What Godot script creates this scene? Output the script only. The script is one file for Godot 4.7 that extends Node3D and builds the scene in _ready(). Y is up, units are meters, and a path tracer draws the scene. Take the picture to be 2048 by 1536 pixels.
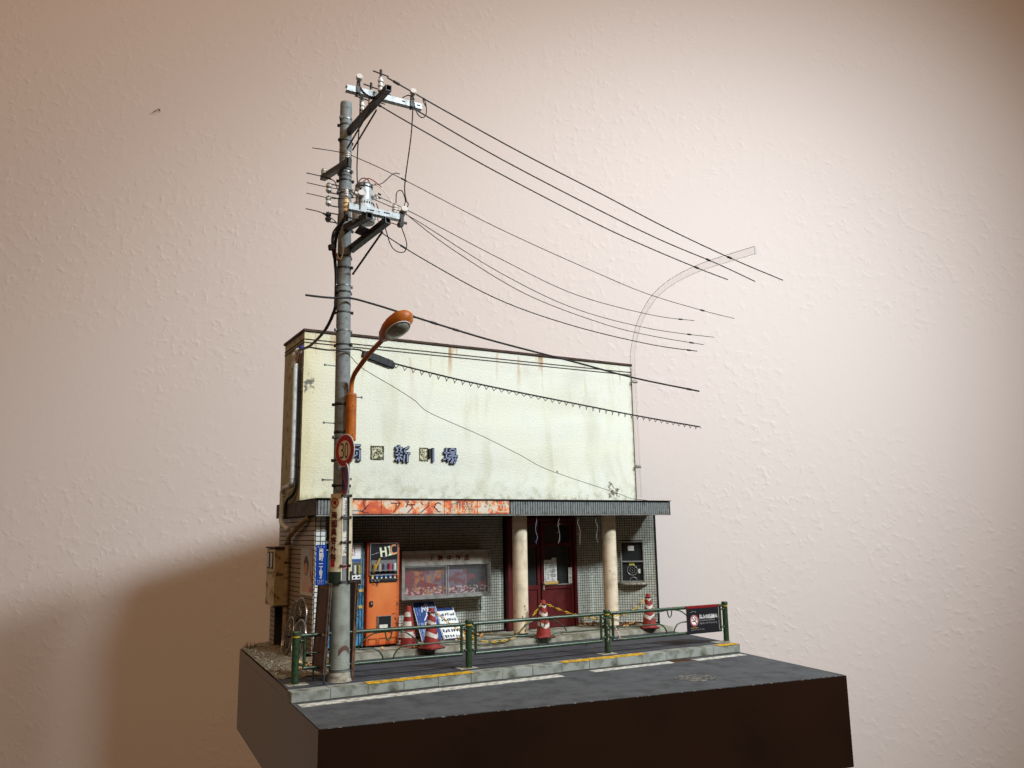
extends Node3D
# A miniature street-corner theatre on a dark block, in front of a plaster wall.
# All shapes are given at the full size of what the model shows (a vending machine is 1.8 m); U brings them to the size of the model (1:32).
const U := 0.03125
const EYE := Vector3(-7.5, 2.0, 13.5)

var M := {}
var taken := {}
var rng := RandomNumberGenerator.new()

# ------------------------------------------------------------------ mesh builder
class MB:
	var v := PackedVector3Array()
	var n := PackedVector3Array()
	var uv := PackedVector2Array()
	var c := PackedColorArray()
	var ix := PackedInt32Array()
	var col := Color.WHITE

	func vert(p, nn, t = Vector2.ZERO):
		v.append(p); n.append(nn); uv.append(t); c.append(col)
		return v.size() - 1

	func face(i, j, k):          # counter-clockwise from outside
		ix.append(i); ix.append(k); ix.append(j)

	func tri(a, b, d, ta = Vector2.ZERO, tb = Vector2.ZERO, td = Vector2.ZERO):
		var nn = (b - a).cross(d - a)
		if nn.length_squared() < 1e-16: return
		nn = nn.normalized()
		face(vert(a, nn, ta), vert(b, nn, tb), vert(d, nn, td))

	func quad(a, b, d, e, t = null):   # t: [Vector2 x4] or null = metres
		var nn = (b - a).cross(e - a)
		if nn.length_squared() < 1e-16: nn = (d - b).cross(e - b)
		nn = nn.normalized()
		var w = a.distance_to(b)
		var h = a.distance_to(e)
		var tt = t if t != null else [Vector2(0, h), Vector2(w, h), Vector2(w, 0), Vector2(0, 0)]
		var i = vert(a, nn, tt[0]); var j = vert(b, nn, tt[1]); var k = vert(d, nn, tt[2]); var l = vert(e, nn, tt[3])
		face(i, j, k); face(i, k, l)

	func box(ctr, size, bas = Basis(), bev = 0.0, skip_back = false):
		var h = size * 0.5
		var b = minf(bev, minf(h.x, minf(h.y, h.z)) * 0.9)
		var ax = [[Vector3.RIGHT, Vector3.UP, Vector3.BACK, h.x, h.y, h.z], [Vector3.FORWARD, Vector3.UP, Vector3.RIGHT, h.z, h.y, h.x], [Vector3.LEFT, Vector3.UP, Vector3.FORWARD, h.x, h.y, h.z], [Vector3.BACK, Vector3.UP, Vector3.LEFT, h.z, h.y, h.x], [Vector3.RIGHT, Vector3.FORWARD, Vector3.UP, h.x, h.z, h.y], [Vector3.RIGHT, Vector3.BACK, Vector3.DOWN, h.x, h.z, h.y]]
		for k in 6:
			if skip_back and k == 2: continue
			var f = ax[k]
			var s = f[0]; var t = f[1]; var o = f[2] * f[5]
			var p = s * (f[3] - b); var q = t * (f[4] - b)
			quad(ctr + bas * (o - p - q), ctr + bas * (o + p - q), ctr + bas * (o + p + q), ctr + bas * (o - p + q))
		if b > 0.0:
			for sx in [-1, 1]:
				for sy in [-1, 1]:
					edge(ctr, bas, Vector3(sx * h.x, sy * (h.y - b), 0), Vector3(sx * (h.x - b), sy * h.y, 0), Vector3(0, 0, h.z - b))
					edge(ctr, bas, Vector3(0, sx * h.y, sy * (h.z - b)), Vector3(0, sx * (h.y - b), sy * h.z), Vector3(h.x - b, 0, 0))
					edge(ctr, bas, Vector3(sx * h.x, 0, sy * (h.z - b)), Vector3(sx * (h.x - b), 0, sy * h.z), Vector3(0, h.y - b, 0))
					for sz in [-1, 1]:
						var A = Vector3(sx * h.x, sy * (h.y - b), sz * (h.z - b)); var B = Vector3(sx * (h.x - b), sy * h.y, sz * (h.z - b)); var D = Vector3(sx * (h.x - b), sy * (h.y - b), sz * h.z)
						if sx * sy * sz > 0: tri(ctr + bas * A, ctr + bas * B, ctr + bas * D)
						else: tri(ctr + bas * A, ctr + bas * D, ctr + bas * B)

	func edge(ctr, bas, p, q, s):
		var a = p - s; var b = p + s; var d = q + s; var e = q - s
		var nn = (b - a).cross(e - a)
		if nn.dot(p + q) > 0: quad(ctr + bas * a, ctr + bas * b, ctr + bas * d, ctr + bas * e)
		else: quad(ctr + bas * e, ctr + bas * d, ctr + bas * b, ctr + bas * a)

	func bar(a, b, w, h, up = Vector3.UP, bev = 0.0):    # box from a to b, w across, h along "up"
		var z = (b - a).normalized()
		if absf(z.dot(up)) > 0.98: up = Vector3.RIGHT
		var x = up.cross(z).normalized()
		var y = z.cross(x)
		box((a + b) * 0.5, Vector3(w, h, a.distance_to(b)), Basis(x, y, z), bev)

	func tube(pts, r, seg = 8, caps = true, r_end = -1.0):
		var rings = []
		var x = Vector3.ZERO
		for i in pts.size():
			var d = (pts[mini(i + 1, pts.size() - 1)] - pts[maxi(i - 1, 0)]).normalized()
			if x == Vector3.ZERO:
				x = (Vector3.UP if absf(d.y) < 0.9 else Vector3.RIGHT).cross(d).normalized()
			else:
				x = (x - d * x.dot(d)).normalized()
			var y = d.cross(x)
			var rr = r if r_end < 0 else lerpf(r, r_end, float(i) / (pts.size() - 1))
			var ring = []
			for k in seg + 1:
				var a = TAU * k / seg
				var o = x * cos(a) + y * sin(a)
				ring.append(vert(pts[i] + o * rr, o, Vector2(float(k) / seg, float(i))))
			rings.append(ring)
		for i in pts.size() - 1:
			for k in seg:
				face(rings[i][k], rings[i][k + 1], rings[i + 1][k + 1]); face(rings[i][k], rings[i + 1][k + 1], rings[i + 1][k])
		if caps:
			for e in [0, pts.size() - 1]:
				var d = (pts[1] - pts[0]).normalized() * -1.0 if e == 0 else (pts[-1] - pts[-2]).normalized()
				var m = vert(pts[e], d)
				var rim = []
				for k in seg: rim.append(vert(v[rings[e][k]], d))
				for k in seg:
					if e == 0: face(m, rim[(k + 1) % seg], rim[k])
					else: face(m, rim[k], rim[(k + 1) % seg])

	func lathe(prof, at = Vector3.ZERO, bas = Basis(), seg = 24, a0 = 0.0, a1 = TAU, smooth = false):   # prof: Vector2(r, y) from the bottom up
		var acc = 0.0
		for i in prof.size() - 1:
			var p = prof[i]; var q = prof[i + 1]
			var d = (q - p).normalized()
			var l = p.distance_to(q)
			var na = Vector2(d.y, -d.x); var nb = na
			if smooth:
				if i > 0: na = ((p - prof[i - 1]).normalized() + d).normalized(); na = Vector2(na.y, -na.x)
				if i < prof.size() - 2: nb = ((prof[i + 2] - q).normalized() + d).normalized(); nb = Vector2(nb.y, -nb.x)
			var lo = []; var hi = []
			for k in seg + 1:
				var a = lerpf(a0, a1, float(k) / seg)
				var o = Vector3(sin(a), 0, cos(a))
				lo.append(vert(at + bas * (o * p.x + Vector3.UP * p.y), bas * (o * na.x + Vector3.UP * na.y), Vector2(float(k) / seg, acc)))
				hi.append(vert(at + bas * (o * q.x + Vector3.UP * q.y), bas * (o * nb.x + Vector3.UP * nb.y), Vector2(float(k) / seg, acc + l)))
			acc += l
			for k in seg:
				face(lo[k], lo[k + 1], hi[k + 1]); face(lo[k], hi[k + 1], hi[k])

	func prism(poly, depth, at, bas):    # polygon in bas x/y, pushed out along bas z from 0 to depth
		var p = poly
		if Geometry2D.is_polygon_clockwise(p):
			p = p.duplicate(); p.reverse()
		var t = Geometry2D.triangulate_polygon(p)
		for side in [0, 1]:
			var nn = bas.z * (1.0 if side == 1 else -1.0)
			var b0 = v.size()
			for q in p: vert(at + bas * Vector3(q.x, q.y, depth * side), nn, q)
			for i in range(0, t.size(), 3):
				var A = t[i]; var B = t[i + 1]; var D = t[i + 2]
				if (p[B] - p[A]).cross(p[D] - p[A]) < 0:
					var w = B; B = D; D = w
				if side == 1: face(b0 + A, b0 + B, b0 + D)
				else: face(b0 + A, b0 + D, b0 + B)
		for i in p.size():
			var a = p[i]; var b = p[(i + 1) % p.size()]
			quad(at + bas * Vector3(a.x, a.y, 0), at + bas * Vector3(b.x, b.y, 0), at + bas * Vector3(b.x, b.y, depth), at + bas * Vector3(a.x, a.y, depth))

	func ball(ctr, r, sc = Vector3.ONE, seg = 12):
		var prof = []
		var g = seg / 2
		for i in g + 1:
			var a = -PI / 2 + PI * i / g
			prof.append(Vector2(cos(a) * r, sin(a) * r))
		lathe(prof, ctr, Basis.from_scale(sc), seg, 0.0, TAU, true)

	func mesh(org = Vector3.ZERO, scale = 1.0):
		var vv = PackedVector3Array()
		vv.resize(v.size())
		for i in v.size(): vv[i] = (v[i] - org) * scale
		var a = []
		a.resize(Mesh.ARRAY_MAX)
		a[Mesh.ARRAY_VERTEX] = vv; a[Mesh.ARRAY_NORMAL] = n; a[Mesh.ARRAY_TEX_UV] = uv; a[Mesh.ARRAY_COLOR] = c; a[Mesh.ARRAY_INDEX] = ix
		var m = ArrayMesh.new()
		m.add_surface_from_arrays(Mesh.PRIMITIVE_TRIANGLES, a)
		return m

# ------------------------------------------------------------------ objects
func numbered(called):
	if not taken.has(called):
		taken[called] = 0
		return called
	taken[called] += 1
	return "%s_%03d" % [called, taken[called]]

func tag(o, label, category, group = "", kind = ""):
	if label: o.set_meta("label", label)
	if category: o.set_meta("category", category)
	if group: o.set_meta("group", group)
	if kind: o.set_meta("kind", kind)
	return o

func thing(called, base, label, category, group = ""):
	var o = Node3D.new()
	o.name = numbered(called)
	add_child(o)
	o.position = base * U
	o.set_meta("label", label); o.set_meta("category", category)
	if group: o.set_meta("group", group)
	return o

func top_of(o):
	while o.get_parent() != self: o = o.get_parent()
	return o

func put(called, mb, m, parent = null, label = ""):
	var o = MeshInstance3D.new()
	if parent == null:
		o.name = numbered(called)
		o.mesh = mb.mesh(Vector3.ZERO, U)
		add_child(o)
	else:
		o.name = called
		o.mesh = mb.mesh(top_of(parent).position / U, U)
		parent.add_child(o, true)
	o.material_override = m
	if label: o.set_meta("label", label)
	return o

func struct(called, mb, m, label = ""):
	var o = put(called, mb, m)
	o.set_meta("kind", "structure")
	if label: o.set_meta("label", label)
	return o

func solo(called, mb, m, base, label, category, group = ""):    # a thing that is one mesh
	var o = MeshInstance3D.new()
	o.name = numbered(called)
	o.mesh = mb.mesh(base, U)
	o.position = base * U
	o.material_override = m
	add_child(o)
	return tag(o, label, category, group)

func copy(o, base, turn, label):
	var r = o.duplicate()
	r.name = numbered(str(o.name).rstrip("0123456789").rstrip("_"))
	add_child(r)
	r.position = base * U
	r.rotation.y = turn
	if label: r.set_meta("label", label)
	return r

func words(text, h, at, bas, m, parent, called = "lettering", align = 0, bold = false, depth = 0.004):
	var t = TextMesh.new()
	var f = SystemFont.new()
	f.font_names = PackedStringArray(["Droid Sans"])
	if bold: f.font_weight = 700
	t.font = f; t.text = text; t.font_size = 64
	t.pixel_size = 0.01
	var k = h / 46.0 * U / 0.01
	t.depth = depth * U / k
	t.horizontal_alignment = [HORIZONTAL_ALIGNMENT_CENTER, HORIZONTAL_ALIGNMENT_LEFT, HORIZONTAL_ALIGNMENT_RIGHT][align]
	t.curve_step = 2.0
	var o = MeshInstance3D.new()
	o.name = called; o.mesh = t; o.material_override = m
	parent.add_child(o, true)
	o.transform = Transform3D(bas * Basis.from_scale(Vector3.ONE * k), (at - top_of(parent).position / U) * U)
	return o

# strokes of each character on a 16 x 16 grid: two hexadecimal digits a point, x then y from the top
var G := {
	"両": "11e1 251f 25e5efcf 818c 585bbb b8bb", "国": "1f11f1ff1f 45b5 48b8 3ccc 848c a9ba", "新": "4042 1272 2336 6356 1676 464f 1979 4a1e 4a7d e1a3 a3a89f a7f7 d7df",
	"劇": "6062 2262 7293 1393 13170f 3659 2a7a 5a4f 4c1e 5c8f b2bb f1ffdd", "場": "1565 313b 0c6a 71d1d67671 74d4 68f8 8a5d 8aeaddcf ba8f ca9f",
	"上": "717d 77d7 1ded", "映": "11515c1c11 1656 7873e3e8 68f8 b0b8 b85f b8ff", "中": "24d4da2a24 808f", "作": "5017 353f 8166 74f4 a4af a8e8 acec", "品": "51b1b65651 19696f1f19 a9f9ffafa9",
	"成": "24e4 24280f 2878 787c5b 9094a9edfefb e6af c0e2", "人": "81851f 85ff", "向": "7053 1f13e3efcf 55b5bb5b55", "路": "1161651511 353d 3868 181d 0e6c 9174 93d379 95f9 84e9 8aeaef8f8a",
	"喫": "13535b1b13 63a3 8189 6595 68a8 c3f3e9c9 c3b8 6cfc ac6f acff", "煙": "310a0f 3a6f 1426 5464 71f1 74f4f97974 a1a4 c1c4 7bfb bbbf 7fff", "禁": "1363 303a 3107 3166 93f3 c0c7 c397 c3f7 29d9 1beb 8b8f 4d2f bdef",
	"止": "818d 87d7 363d 1ded", "町": "11616b1b11 313b 1666 82f2 c2ceae", "一": "18e8", "丁": "12e2 828e6e", "目": "31c1cf3f31 36c6 3aca", "美": "4052 b092 13e3 26d6 19e9 8089 1bfb 8b1f 8bff",
	"容": "8082 1512e2e4 5437 94c7 8619 86f9 4acacf4f4a", "外": "5117 44742f 4769 b0bf b6f9", "科": "6021 0464 313f 361b 3669 82a4 86a8 7bfa d0df", "立": "8083 14e4 5669 b69c 1eee", "大": "15e5 80851f 85ff", "と": "518a c57a4d5fcf",
	"ア": "12e2a7 828a4f", "ケ": "5017 34e4 a4a94f", "ン": "2154 2fe5", "C": "e3a163488baede",
}

func glyph(mb, ch, at, ux, uy, size, thick, depth):    # at = upper left corner; ux, uy = unit vectors right and up
	var nn = ux.cross(uy)
	for s in G[ch].split(" "):
		var prev = null
		for i in range(0, s.length() - 1, 2):
			var p = at + ux * (s.substr(i, 1).hex_to_int() / 15.0 * size) - uy * (s.substr(i + 1, 1).hex_to_int() / 15.0 * size)
			if prev != null and prev.distance_to(p) > 1e-5:
				var d = (p - prev).normalized()
				rise(mb, prev - d * thick * 0.45, p + d * thick * 0.45, nn.cross(d) * thick * 0.5, nn * depth)
			prev = p

func rise(mb, a, b, w, o):     # a flat stroke from a to b, half width w, standing out by o
	mb.quad(a - w + o, b - w + o, b + w + o, a + w + o) if (b - a).cross(w).dot(o) > 0 else mb.quad(a + w + o, b + w + o, b - w + o, a - w + o)
	for e in [[a - w, b - w], [b - w, b + w], [b + w, a + w], [a + w, a - w]]:
		mb.quad(e[0], e[1], e[1] + o, e[0] + o)

func scribble(mb, at, ux, uy, w, h, o):                # a mark too small to read
	for k in 3:
		var a = at + ux * (rng.randf() * w) - uy * (rng.randf() * h)
		var b = at + ux * (rng.randf() * w) - uy * (rng.randf() * h)
		if a.distance_to(b) > h * 0.2: rise(mb, a, b, (ux.cross(uy)).cross((b - a).normalized()) * h * 0.09, ux.cross(uy) * o)

# ------------------------------------------------------------------ materials
func rgb(r, g, b):
	return Color(r / 255.0, g / 255.0, b / 255.0)

func noise(freq, type = FastNoiseLite.TYPE_SIMPLEX_SMOOTH, oct = 4, sd = 1):
	var f = FastNoiseLite.new()
	f.noise_type = type; f.frequency = freq; f.seed = sd
	f.fractal_type = FastNoiseLite.FRACTAL_FBM if oct > 1 else FastNoiseLite.FRACTAL_NONE
	f.fractal_octaves = oct
	return f

func noise_tex(f, stops, size = 512, w = 0):
	var t = NoiseTexture2D.new()
	t.width = w if w > 0 else size; t.height = size; t.seamless = true; t.noise = f; t.generate_mipmaps = false
	var g = Gradient.new()
	var offs = PackedFloat32Array(); var cols = PackedColorArray()
	for s in stops:
		offs.append(s[0]); cols.append(Color(s[1], s[2], s[3]))
	g.offsets = offs; g.colors = cols
	t.color_ramp = g
	return t

var T := {}

func mat(c, rough = 0.7, tex = "", tile = 1.0, metal = 0.0, bump = "", bump_mm = 0.0):
	var m = StandardMaterial3D.new()
	m.albedo_color = c; m.roughness = rough; m.metallic = metal
	m.metallic_specular = 0.4
	if tex:
		m.albedo_texture = T[tex]
		m.uv1_triplanar = true
		m.uv1_scale = Vector3.ONE / (U * tile)
	if bump:
		m.heightmap_enabled = true
		m.heightmap_texture = T[bump]
		m.heightmap_scale = bump_mm * 0.1
	return m

func paint(img, rough = 0.7):      # a picture over a face's own 0..1 coordinates
	var m = StandardMaterial3D.new()
	m.albedo_texture = ImageTexture.create_from_image(img)
	m.roughness = rough
	m.metallic_specular = 0.4
	m.texture_repeat = false
	return m

func picture(w, h, fn):
	var im = Image.create_empty(w, h, false, Image.FORMAT_RGB8)
	for y in h:
		for x in w:
			im.set_pixel(x, y, fn.call(x, y))
	return im

func heights(w, h, fn):
	var im = Image.create_empty(w, h, false, Image.FORMAT_RF)
	for y in h:
		for x in w:
			var k = fn.call(x, y)
			im.set_pixel(x, y, Color(k, k, k))
	return ImageTexture.create_from_image(im)

func unit01(k): return 0.5 + 0.5 * k

func make_materials():
	T.soft = noise_tex(noise(0.008, 3, 5, 3), [[0.0, .70, .69, .66], [0.45, .92, .92, .91], [1.0, 1, 1, 1]])
	T.grime = noise_tex(noise(0.012, 3, 5, 9), [[0.0, .48, .46, .41], [0.32, .74, .73, .69], [0.55, .94, .94, .93], [1.0, 1, 1, 1]])
	T.speck = noise_tex(noise(0.22, 3, 3, 5), [[0.0, .55, .55, .55], [0.5, .88, .88, .88], [0.75, 1, 1, 1], [1.0, 1, 1, 1]])
	T.rusty = noise_tex(noise(0.01, 3, 5, 21), [[0.0, .42, .26, .15], [0.20, .62, .45, .30], [0.30, .93, .91, .88], [1.0, 1, 1, 1]])
	var fa = noise(0.006, 3, 8, 17)
	fa.fractal_gain = 0.72
	T.asphalt = noise_tex(fa, [[0.0, .60, .60, .60], [0.5, .86, .86, .86], [1.0, 1, 1, 1]], 1024)
	T.pits = noise_tex(noise(0.09, 3, 4, 13), [[0.0, 0, 0, 0], [1.0, 1, 1, 1]])
	var stretched = noise(0.03, 3, 4, 31)
	T.streak = noise_tex(stretched, [[0.0, .55, .54, .5], [0.4, .88, .88, .86], [1.0, 1, 1, 1]])
	M.block = mat(rgb(35, 19, 11), 0.26, "soft", 6.0)
	M.block.metallic_specular = 0.5
	M.asphalt = mat(rgb(88, 91, 94), 0.92, "asphalt", 2.6, 0.0, "pits", 0.12)
	M.pave = mat(rgb(78, 80, 86), 0.92, "asphalt", 2.2, 0.0, "pits", 0.10)
	M.concrete = mat(rgb(166, 164, 150), 0.9, "grime", 1.7, 0.0, "pits", 0.1)
	M.kerb = mat(rgb(150, 155, 149), 0.9, "grime", 1.9, 0.0, "pits", 0.14)
	M.white_line = mat(rgb(214, 214, 208), 0.85, "grime", 0.7)
	M.yellow_line = mat(rgb(226, 178, 44), 0.8, "grime", 0.5)
	M.soil = mat(rgb(150, 140, 120), 1.0, "grime", 0.4, 0.0, "pits", 0.5)
	M.grout = mat(rgb(34, 32, 30), 0.95)
	M.tile = mat(Color.WHITE, 0.42)
	M.tile.vertex_color_use_as_albedo = true
	M.vertex = mat(Color.WHITE, 0.8)
	M.vertex.vertex_color_use_as_albedo = true
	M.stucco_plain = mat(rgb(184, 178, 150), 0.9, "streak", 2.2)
	M.trim = mat(rgb(70, 54, 42), 0.7, "rusty", 0.8)
	M.fascia = mat(rgb(128, 134, 136), 0.62, "streak", 1.4)
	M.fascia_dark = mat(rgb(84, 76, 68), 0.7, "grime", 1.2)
	M.soffit = mat(rgb(70, 64, 56), 0.9)
	M.alu = mat(rgb(176, 176, 172), 0.4, "soft", 0.6, 0.55)
	M.column = mat(rgb(236, 219, 192), 0.75, "soft", 0.9, 0.0, "pits", 0.05)
	M.green_base = mat(rgb(48, 82, 66), 0.6, "grime", 0.4)
	M.door = mat(rgb(88, 22, 22), 0.45, "soft", 0.9)
	M.dark_glass = mat(rgb(40, 42, 42), 0.12)
	M.black = mat(rgb(22, 22, 22), 0.6)
	M.rubber = mat(rgb(28, 28, 28), 0.75)
	M.paper = mat(rgb(226, 224, 216), 0.9, "soft", 0.3)
	M.card = mat(rgb(186, 150, 84), 0.9)
	M.ink = mat(rgb(40, 40, 44), 0.9)
	M.white = mat(rgb(226, 226, 222), 0.6)
	M.cream = mat(rgb(216, 206, 176), 0.6, "soft", 0.5)
	M.red_ink = mat(rgb(150, 30, 26), 0.7)
	M.brown_ink = mat(rgb(86, 34, 24), 0.7)
	M.pole = mat(rgb(130, 136, 138), 0.62, "streak", 1.0)
	M.steel = mat(rgb(134, 137, 138), 0.42, "soft", 0.5, 0.6)
	M.steel_dark = mat(rgb(70, 70, 70), 0.5, "grime", 0.4, 0.4)
	M.brace = mat(rgb(44, 40, 38), 0.6)
	M.porcelain = mat(rgb(206, 204, 198), 0.22)
	M.can = mat(rgb(196, 204, 208), 0.4, "soft", 0.5, 0.15)
	M.wire = mat(rgb(30, 27, 25), 0.6)
	M.wire_red = mat(rgb(150, 34, 30), 0.5)
	M.wire_white = mat(rgb(228, 220, 210), 0.5)
	M.orange = mat(rgb(182, 100, 32), 0.42, "soft", 0.7)
	M.lens = mat(rgb(150, 152, 140), 0.2, "soft", 0.3)
	M.sign_red = mat(rgb(160, 44, 50), 0.45)
	M.sign_back = mat(rgb(200, 200, 198), 0.5)
	M.sign_face = mat(rgb(222, 206, 178), 0.5)
	M.sign_blue = mat(rgb(34, 52, 120), 0.5)
	M.plaque = mat(rgb(20, 66, 158), 0.35)
	M.sleeve = mat(rgb(156, 162, 154), 0.55, "soft", 0.8)
	M.rail = mat(rgb(44, 72, 45), 0.35, "grime", 0.35)
	M.rail.metallic_specular = 0.6
	M.cone_red = mat(rgb(158, 56, 50), 0.65, "soft", 0.3)
	M.cone_white = mat(rgb(224, 214, 206), 0.7, "soft", 0.3)
	M.cone_base = mat(rgb(136, 50, 47), 0.75, "grime", 0.3)
	M.chain_y = mat(rgb(214, 172, 40), 0.5)
	M.chain_k = mat(rgb(40, 36, 30), 0.5)
	M.blue_board = mat(rgb(26, 66, 138), 0.45, "soft", 0.5)
	M.blue_machine = mat(rgb(74, 150, 206), 0.45, "grime", 1.1)
	M.blue_light = mat(rgb(130, 180, 208), 0.45, "grime", 0.8)
	M.machine_dark = mat(rgb(30, 30, 34), 0.4)
	M.meter = mat(rgb(160, 142, 104), 0.6, "rusty", 0.7)
	M.meter_glass = mat(rgb(120, 122, 118), 0.15)
	M.pipe = mat(rgb(204, 208, 208), 0.5, "soft", 0.6)
	M.pipe_old = mat(rgb(150, 128, 98), 0.7, "grime", 0.6)
	M.chrome = mat(rgb(186, 182, 178), 0.3, "", 1.0, 0.9)
	M.board_brown = mat(rgb(96, 82, 72), 0.6, "grime", 0.5)
	M.board_red = mat(rgb(86, 54, 48), 0.6)
	M.wood_edge = mat(rgb(112, 84, 58), 0.7, "grime", 0.4)
	M.ochre = mat(rgb(150, 112, 50), 0.7)
	M.leaf = mat(Color.WHITE, 0.8)
	M.leaf.vertex_color_use_as_albedo = true
	M.iron = mat(rgb(96, 74, 58), 0.8, "rusty", 0.4)
	M.scuffed = mat(rgb(178, 172, 158), 0.85, "grime", 0.5)
	M.notice = mat(rgb(28, 29, 34), 0.4)
	M.notice_red = mat(rgb(122, 22, 26), 0.45)
	M.notice_grey = mat(rgb(150, 150, 150), 0.7)
	M.poster_blue = mat(rgb(130, 150, 156), 0.7)
	M.moss = mat(rgb(96, 98, 62), 1.0, "grime", 0.2)
	M.glass = StandardMaterial3D.new()
	M.glass.albedo_color = Color(0.9, 0.93, 0.93, 0.03)
	M.glass.transparency = BaseMaterial3D.TRANSPARENCY_ALPHA
	M.glass.roughness = 0.06
	M.acrylic = StandardMaterial3D.new()
	M.acrylic.albedo_color = Color(0.95, 0.96, 0.96, 0.02)
	M.acrylic.transparency = BaseMaterial3D.TRANSPARENCY_ALPHA
	M.acrylic.roughness = 0.04
	M.acrylic.metallic_specular = 0.5
	# the stucco front
	var n1 = noise(0.006, 3, 4, 41); var n2 = noise(0.02, 3, 4, 42); var n3 = noise(0.05, 3, 3, 43); var n4 = noise(0.09, 3, 4, 44)
	var W = 1024; var H = 420
	var marks = [[14, 131, 20, 26], [940, 386, 26, 26], [718, 122, 4, 4], [930, 366, 12, 12], [742, 330, 3, 5]]
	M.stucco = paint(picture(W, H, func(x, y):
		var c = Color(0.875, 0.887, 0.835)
		c = c.lerp(Color(0.88, 0.885, 0.80), clampf(n1.get_noise_2d(x, y * 1.4) * 1.4 + 0.15, 0.0, 0.45))
		c = c.lerp(Color(0.83, 0.77, 0.52), 0.5 * exp(-x / 60.0))
		var s = n2.get_noise_2d(x * 0.9 + 30.0 * n1.get_noise_2d(x * 2.0, y), y * 0.10)
		c = c.lerp(Color(0.74, 0.73, 0.62), clampf(s * 0.9 * clampf(0.5 + n1.get_noise_2d(x * 2.0, 900 + y) * 2.0, 0, 1), 0.0, 0.30))
		var r = n2.get_noise_2d(x * 0.9 + 700, y * 0.10) + n3.get_noise_2d(x, y * 0.2) * 0.4
		c = c.lerp(Color(0.62, 0.36, 0.18), clampf((r - 0.16) * 3.2, 0.0, 0.7) * exp(-y / 52.0))
		c = c.lerp(Color(0.40, 0.36, 0.24), clampf((r - 0.22) * 2.6, 0.0, 0.55) * exp(-y / 16.0))
		var g = n3.get_noise_2d(x * 0.8, y * 0.8)
		c = c.lerp(Color(0.46, 0.45, 0.34), clampf(0.35 + g * 1.6, 0.0, 0.8) * exp(-(H - y) / 9.0))
		c = c.lerp(Color(0.60, 0.58, 0.45), clampf(g * 1.4, 0.0, 0.5) * exp(-(H - y) / 40.0))
		c = c.lerp(Color(0.45, 0.42, 0.26), clampf(0.4 + g, 0.0, 0.7) * exp(-(W - x) / 5.0))
		for k in marks:
			var q = 1.0 - Vector2((x - k[0]) / float(k[2]), (y - k[1]) / float(k[3])).length() + n4.get_noise_2d(x * 1.1, y * 1.1) * 1.5
			if q > 0.5: c = Color(0.45, 0.445, 0.41) if q > 0.66 else Color(0.66, 0.64, 0.54)
		return c * (0.985 + 0.03 * n4.get_noise_2d(x * 3, y * 3))))
	M.stucco.roughness = 0.9
	M.stucco.heightmap_enabled = true
	M.stucco.heightmap_texture = heights(W, H, func(x, y): return 0.5 + 0.5 * (0.7 * n4.get_noise_2d(x * 1.3, y * 2.8) + 0.6 * n4.get_noise_2d(x * 2.8 + 90, y * 5.0)))
	M.stucco.heightmap_scale = 0.026
	# the peeling canopy sign
	M.peel = paint(picture(840, 72, func(x, y):
		var c = Color(0.76, 0.35, 0.25)
		var a = n2.get_noise_2d(x * 0.9, y * 1.2) + 0.5 * n3.get_noise_2d(x, y)
		c = c.lerp(Color(0.90, 0.47, 0.21), clampf(a * 2.2 + 0.2, 0.0, 1.0))
		var b = n2.get_noise_2d(x * 0.8 + 400, y * 0.45) + 0.45 * n3.get_noise_2d(x + 300, y) + 0.1 * sin(x * 0.018 + 1.4)
		b += 0.25 * n4.get_noise_2d(x * 1.5, y * 1.2)
		c = c.lerp(Color(0.90, 0.66, 0.48), clampf((b + 0.14) * 5.0, 0.0, 0.8))
		c = c.lerp(Color(0.87, 0.79, 0.67).lerp(Color(0.80, 0.77, 0.72), clampf(b * 2.0, 0.0, 1.0)), clampf((b - 0.08) * 7.0, 0.0, 1.0))
		var d = n3.get_noise_2d(x * 0.7 + 50, y * 0.4) + 0.3 * exp(-y / 10.0)
		c = c.lerp(Color(0.40, 0.28, 0.24), clampf((d - 0.30) * 3.0, 0.0, 0.7))
		c = c.lerp(Color(0.25, 0.14, 0.10), clampf(exp(-(72 - y) / 2.5) + exp(-y / 2.0), 0.0, 0.75))
		return c))
	# worn orange paint
	M.orange_worn = paint(picture(160, 460, func(x, y):
		var c = Color(0.77, 0.37, 0.17).lerp(Color(0.84, 0.50, 0.28), clampf(unit01(n1.get_noise_2d(x * 2.0, y * 1.2 + 90)) * 1.4 - 0.2, 0, 1))
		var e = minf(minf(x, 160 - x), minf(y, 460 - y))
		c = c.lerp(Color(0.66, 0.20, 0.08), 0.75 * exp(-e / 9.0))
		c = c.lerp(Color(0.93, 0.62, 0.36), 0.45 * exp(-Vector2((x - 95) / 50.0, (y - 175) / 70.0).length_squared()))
		var r = n2.get_noise_2d(x * 1.6, y * 1.3) * 0.9 + n4.get_noise_2d(x, y) * 0.7
		var near = maxf(exp(-Vector2(x - 36, y - 190).length() / 26.0), maxf(exp(-Vector2(x - 140, y - 350).length() / 22.0), exp(-absf(x - 150) / 10.0) * 0.8))
		c = c.lerp(Color(0.24, 0.13, 0.09), clampf((r + near * 0.7 - 0.50) * 1.6, 0.0, 0.75))
		return c), 0.45)
	# film posters and a hand-painted portrait, too blurred to read
	var hues = [Color(0.40, 0.18, 0.19), Color(0.14, 0.13, 0.16), Color(0.62, 0.38, 0.18), Color(0.46, 0.09, 0.11), Color(0.40, 0.36, 0.42)]
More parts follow.
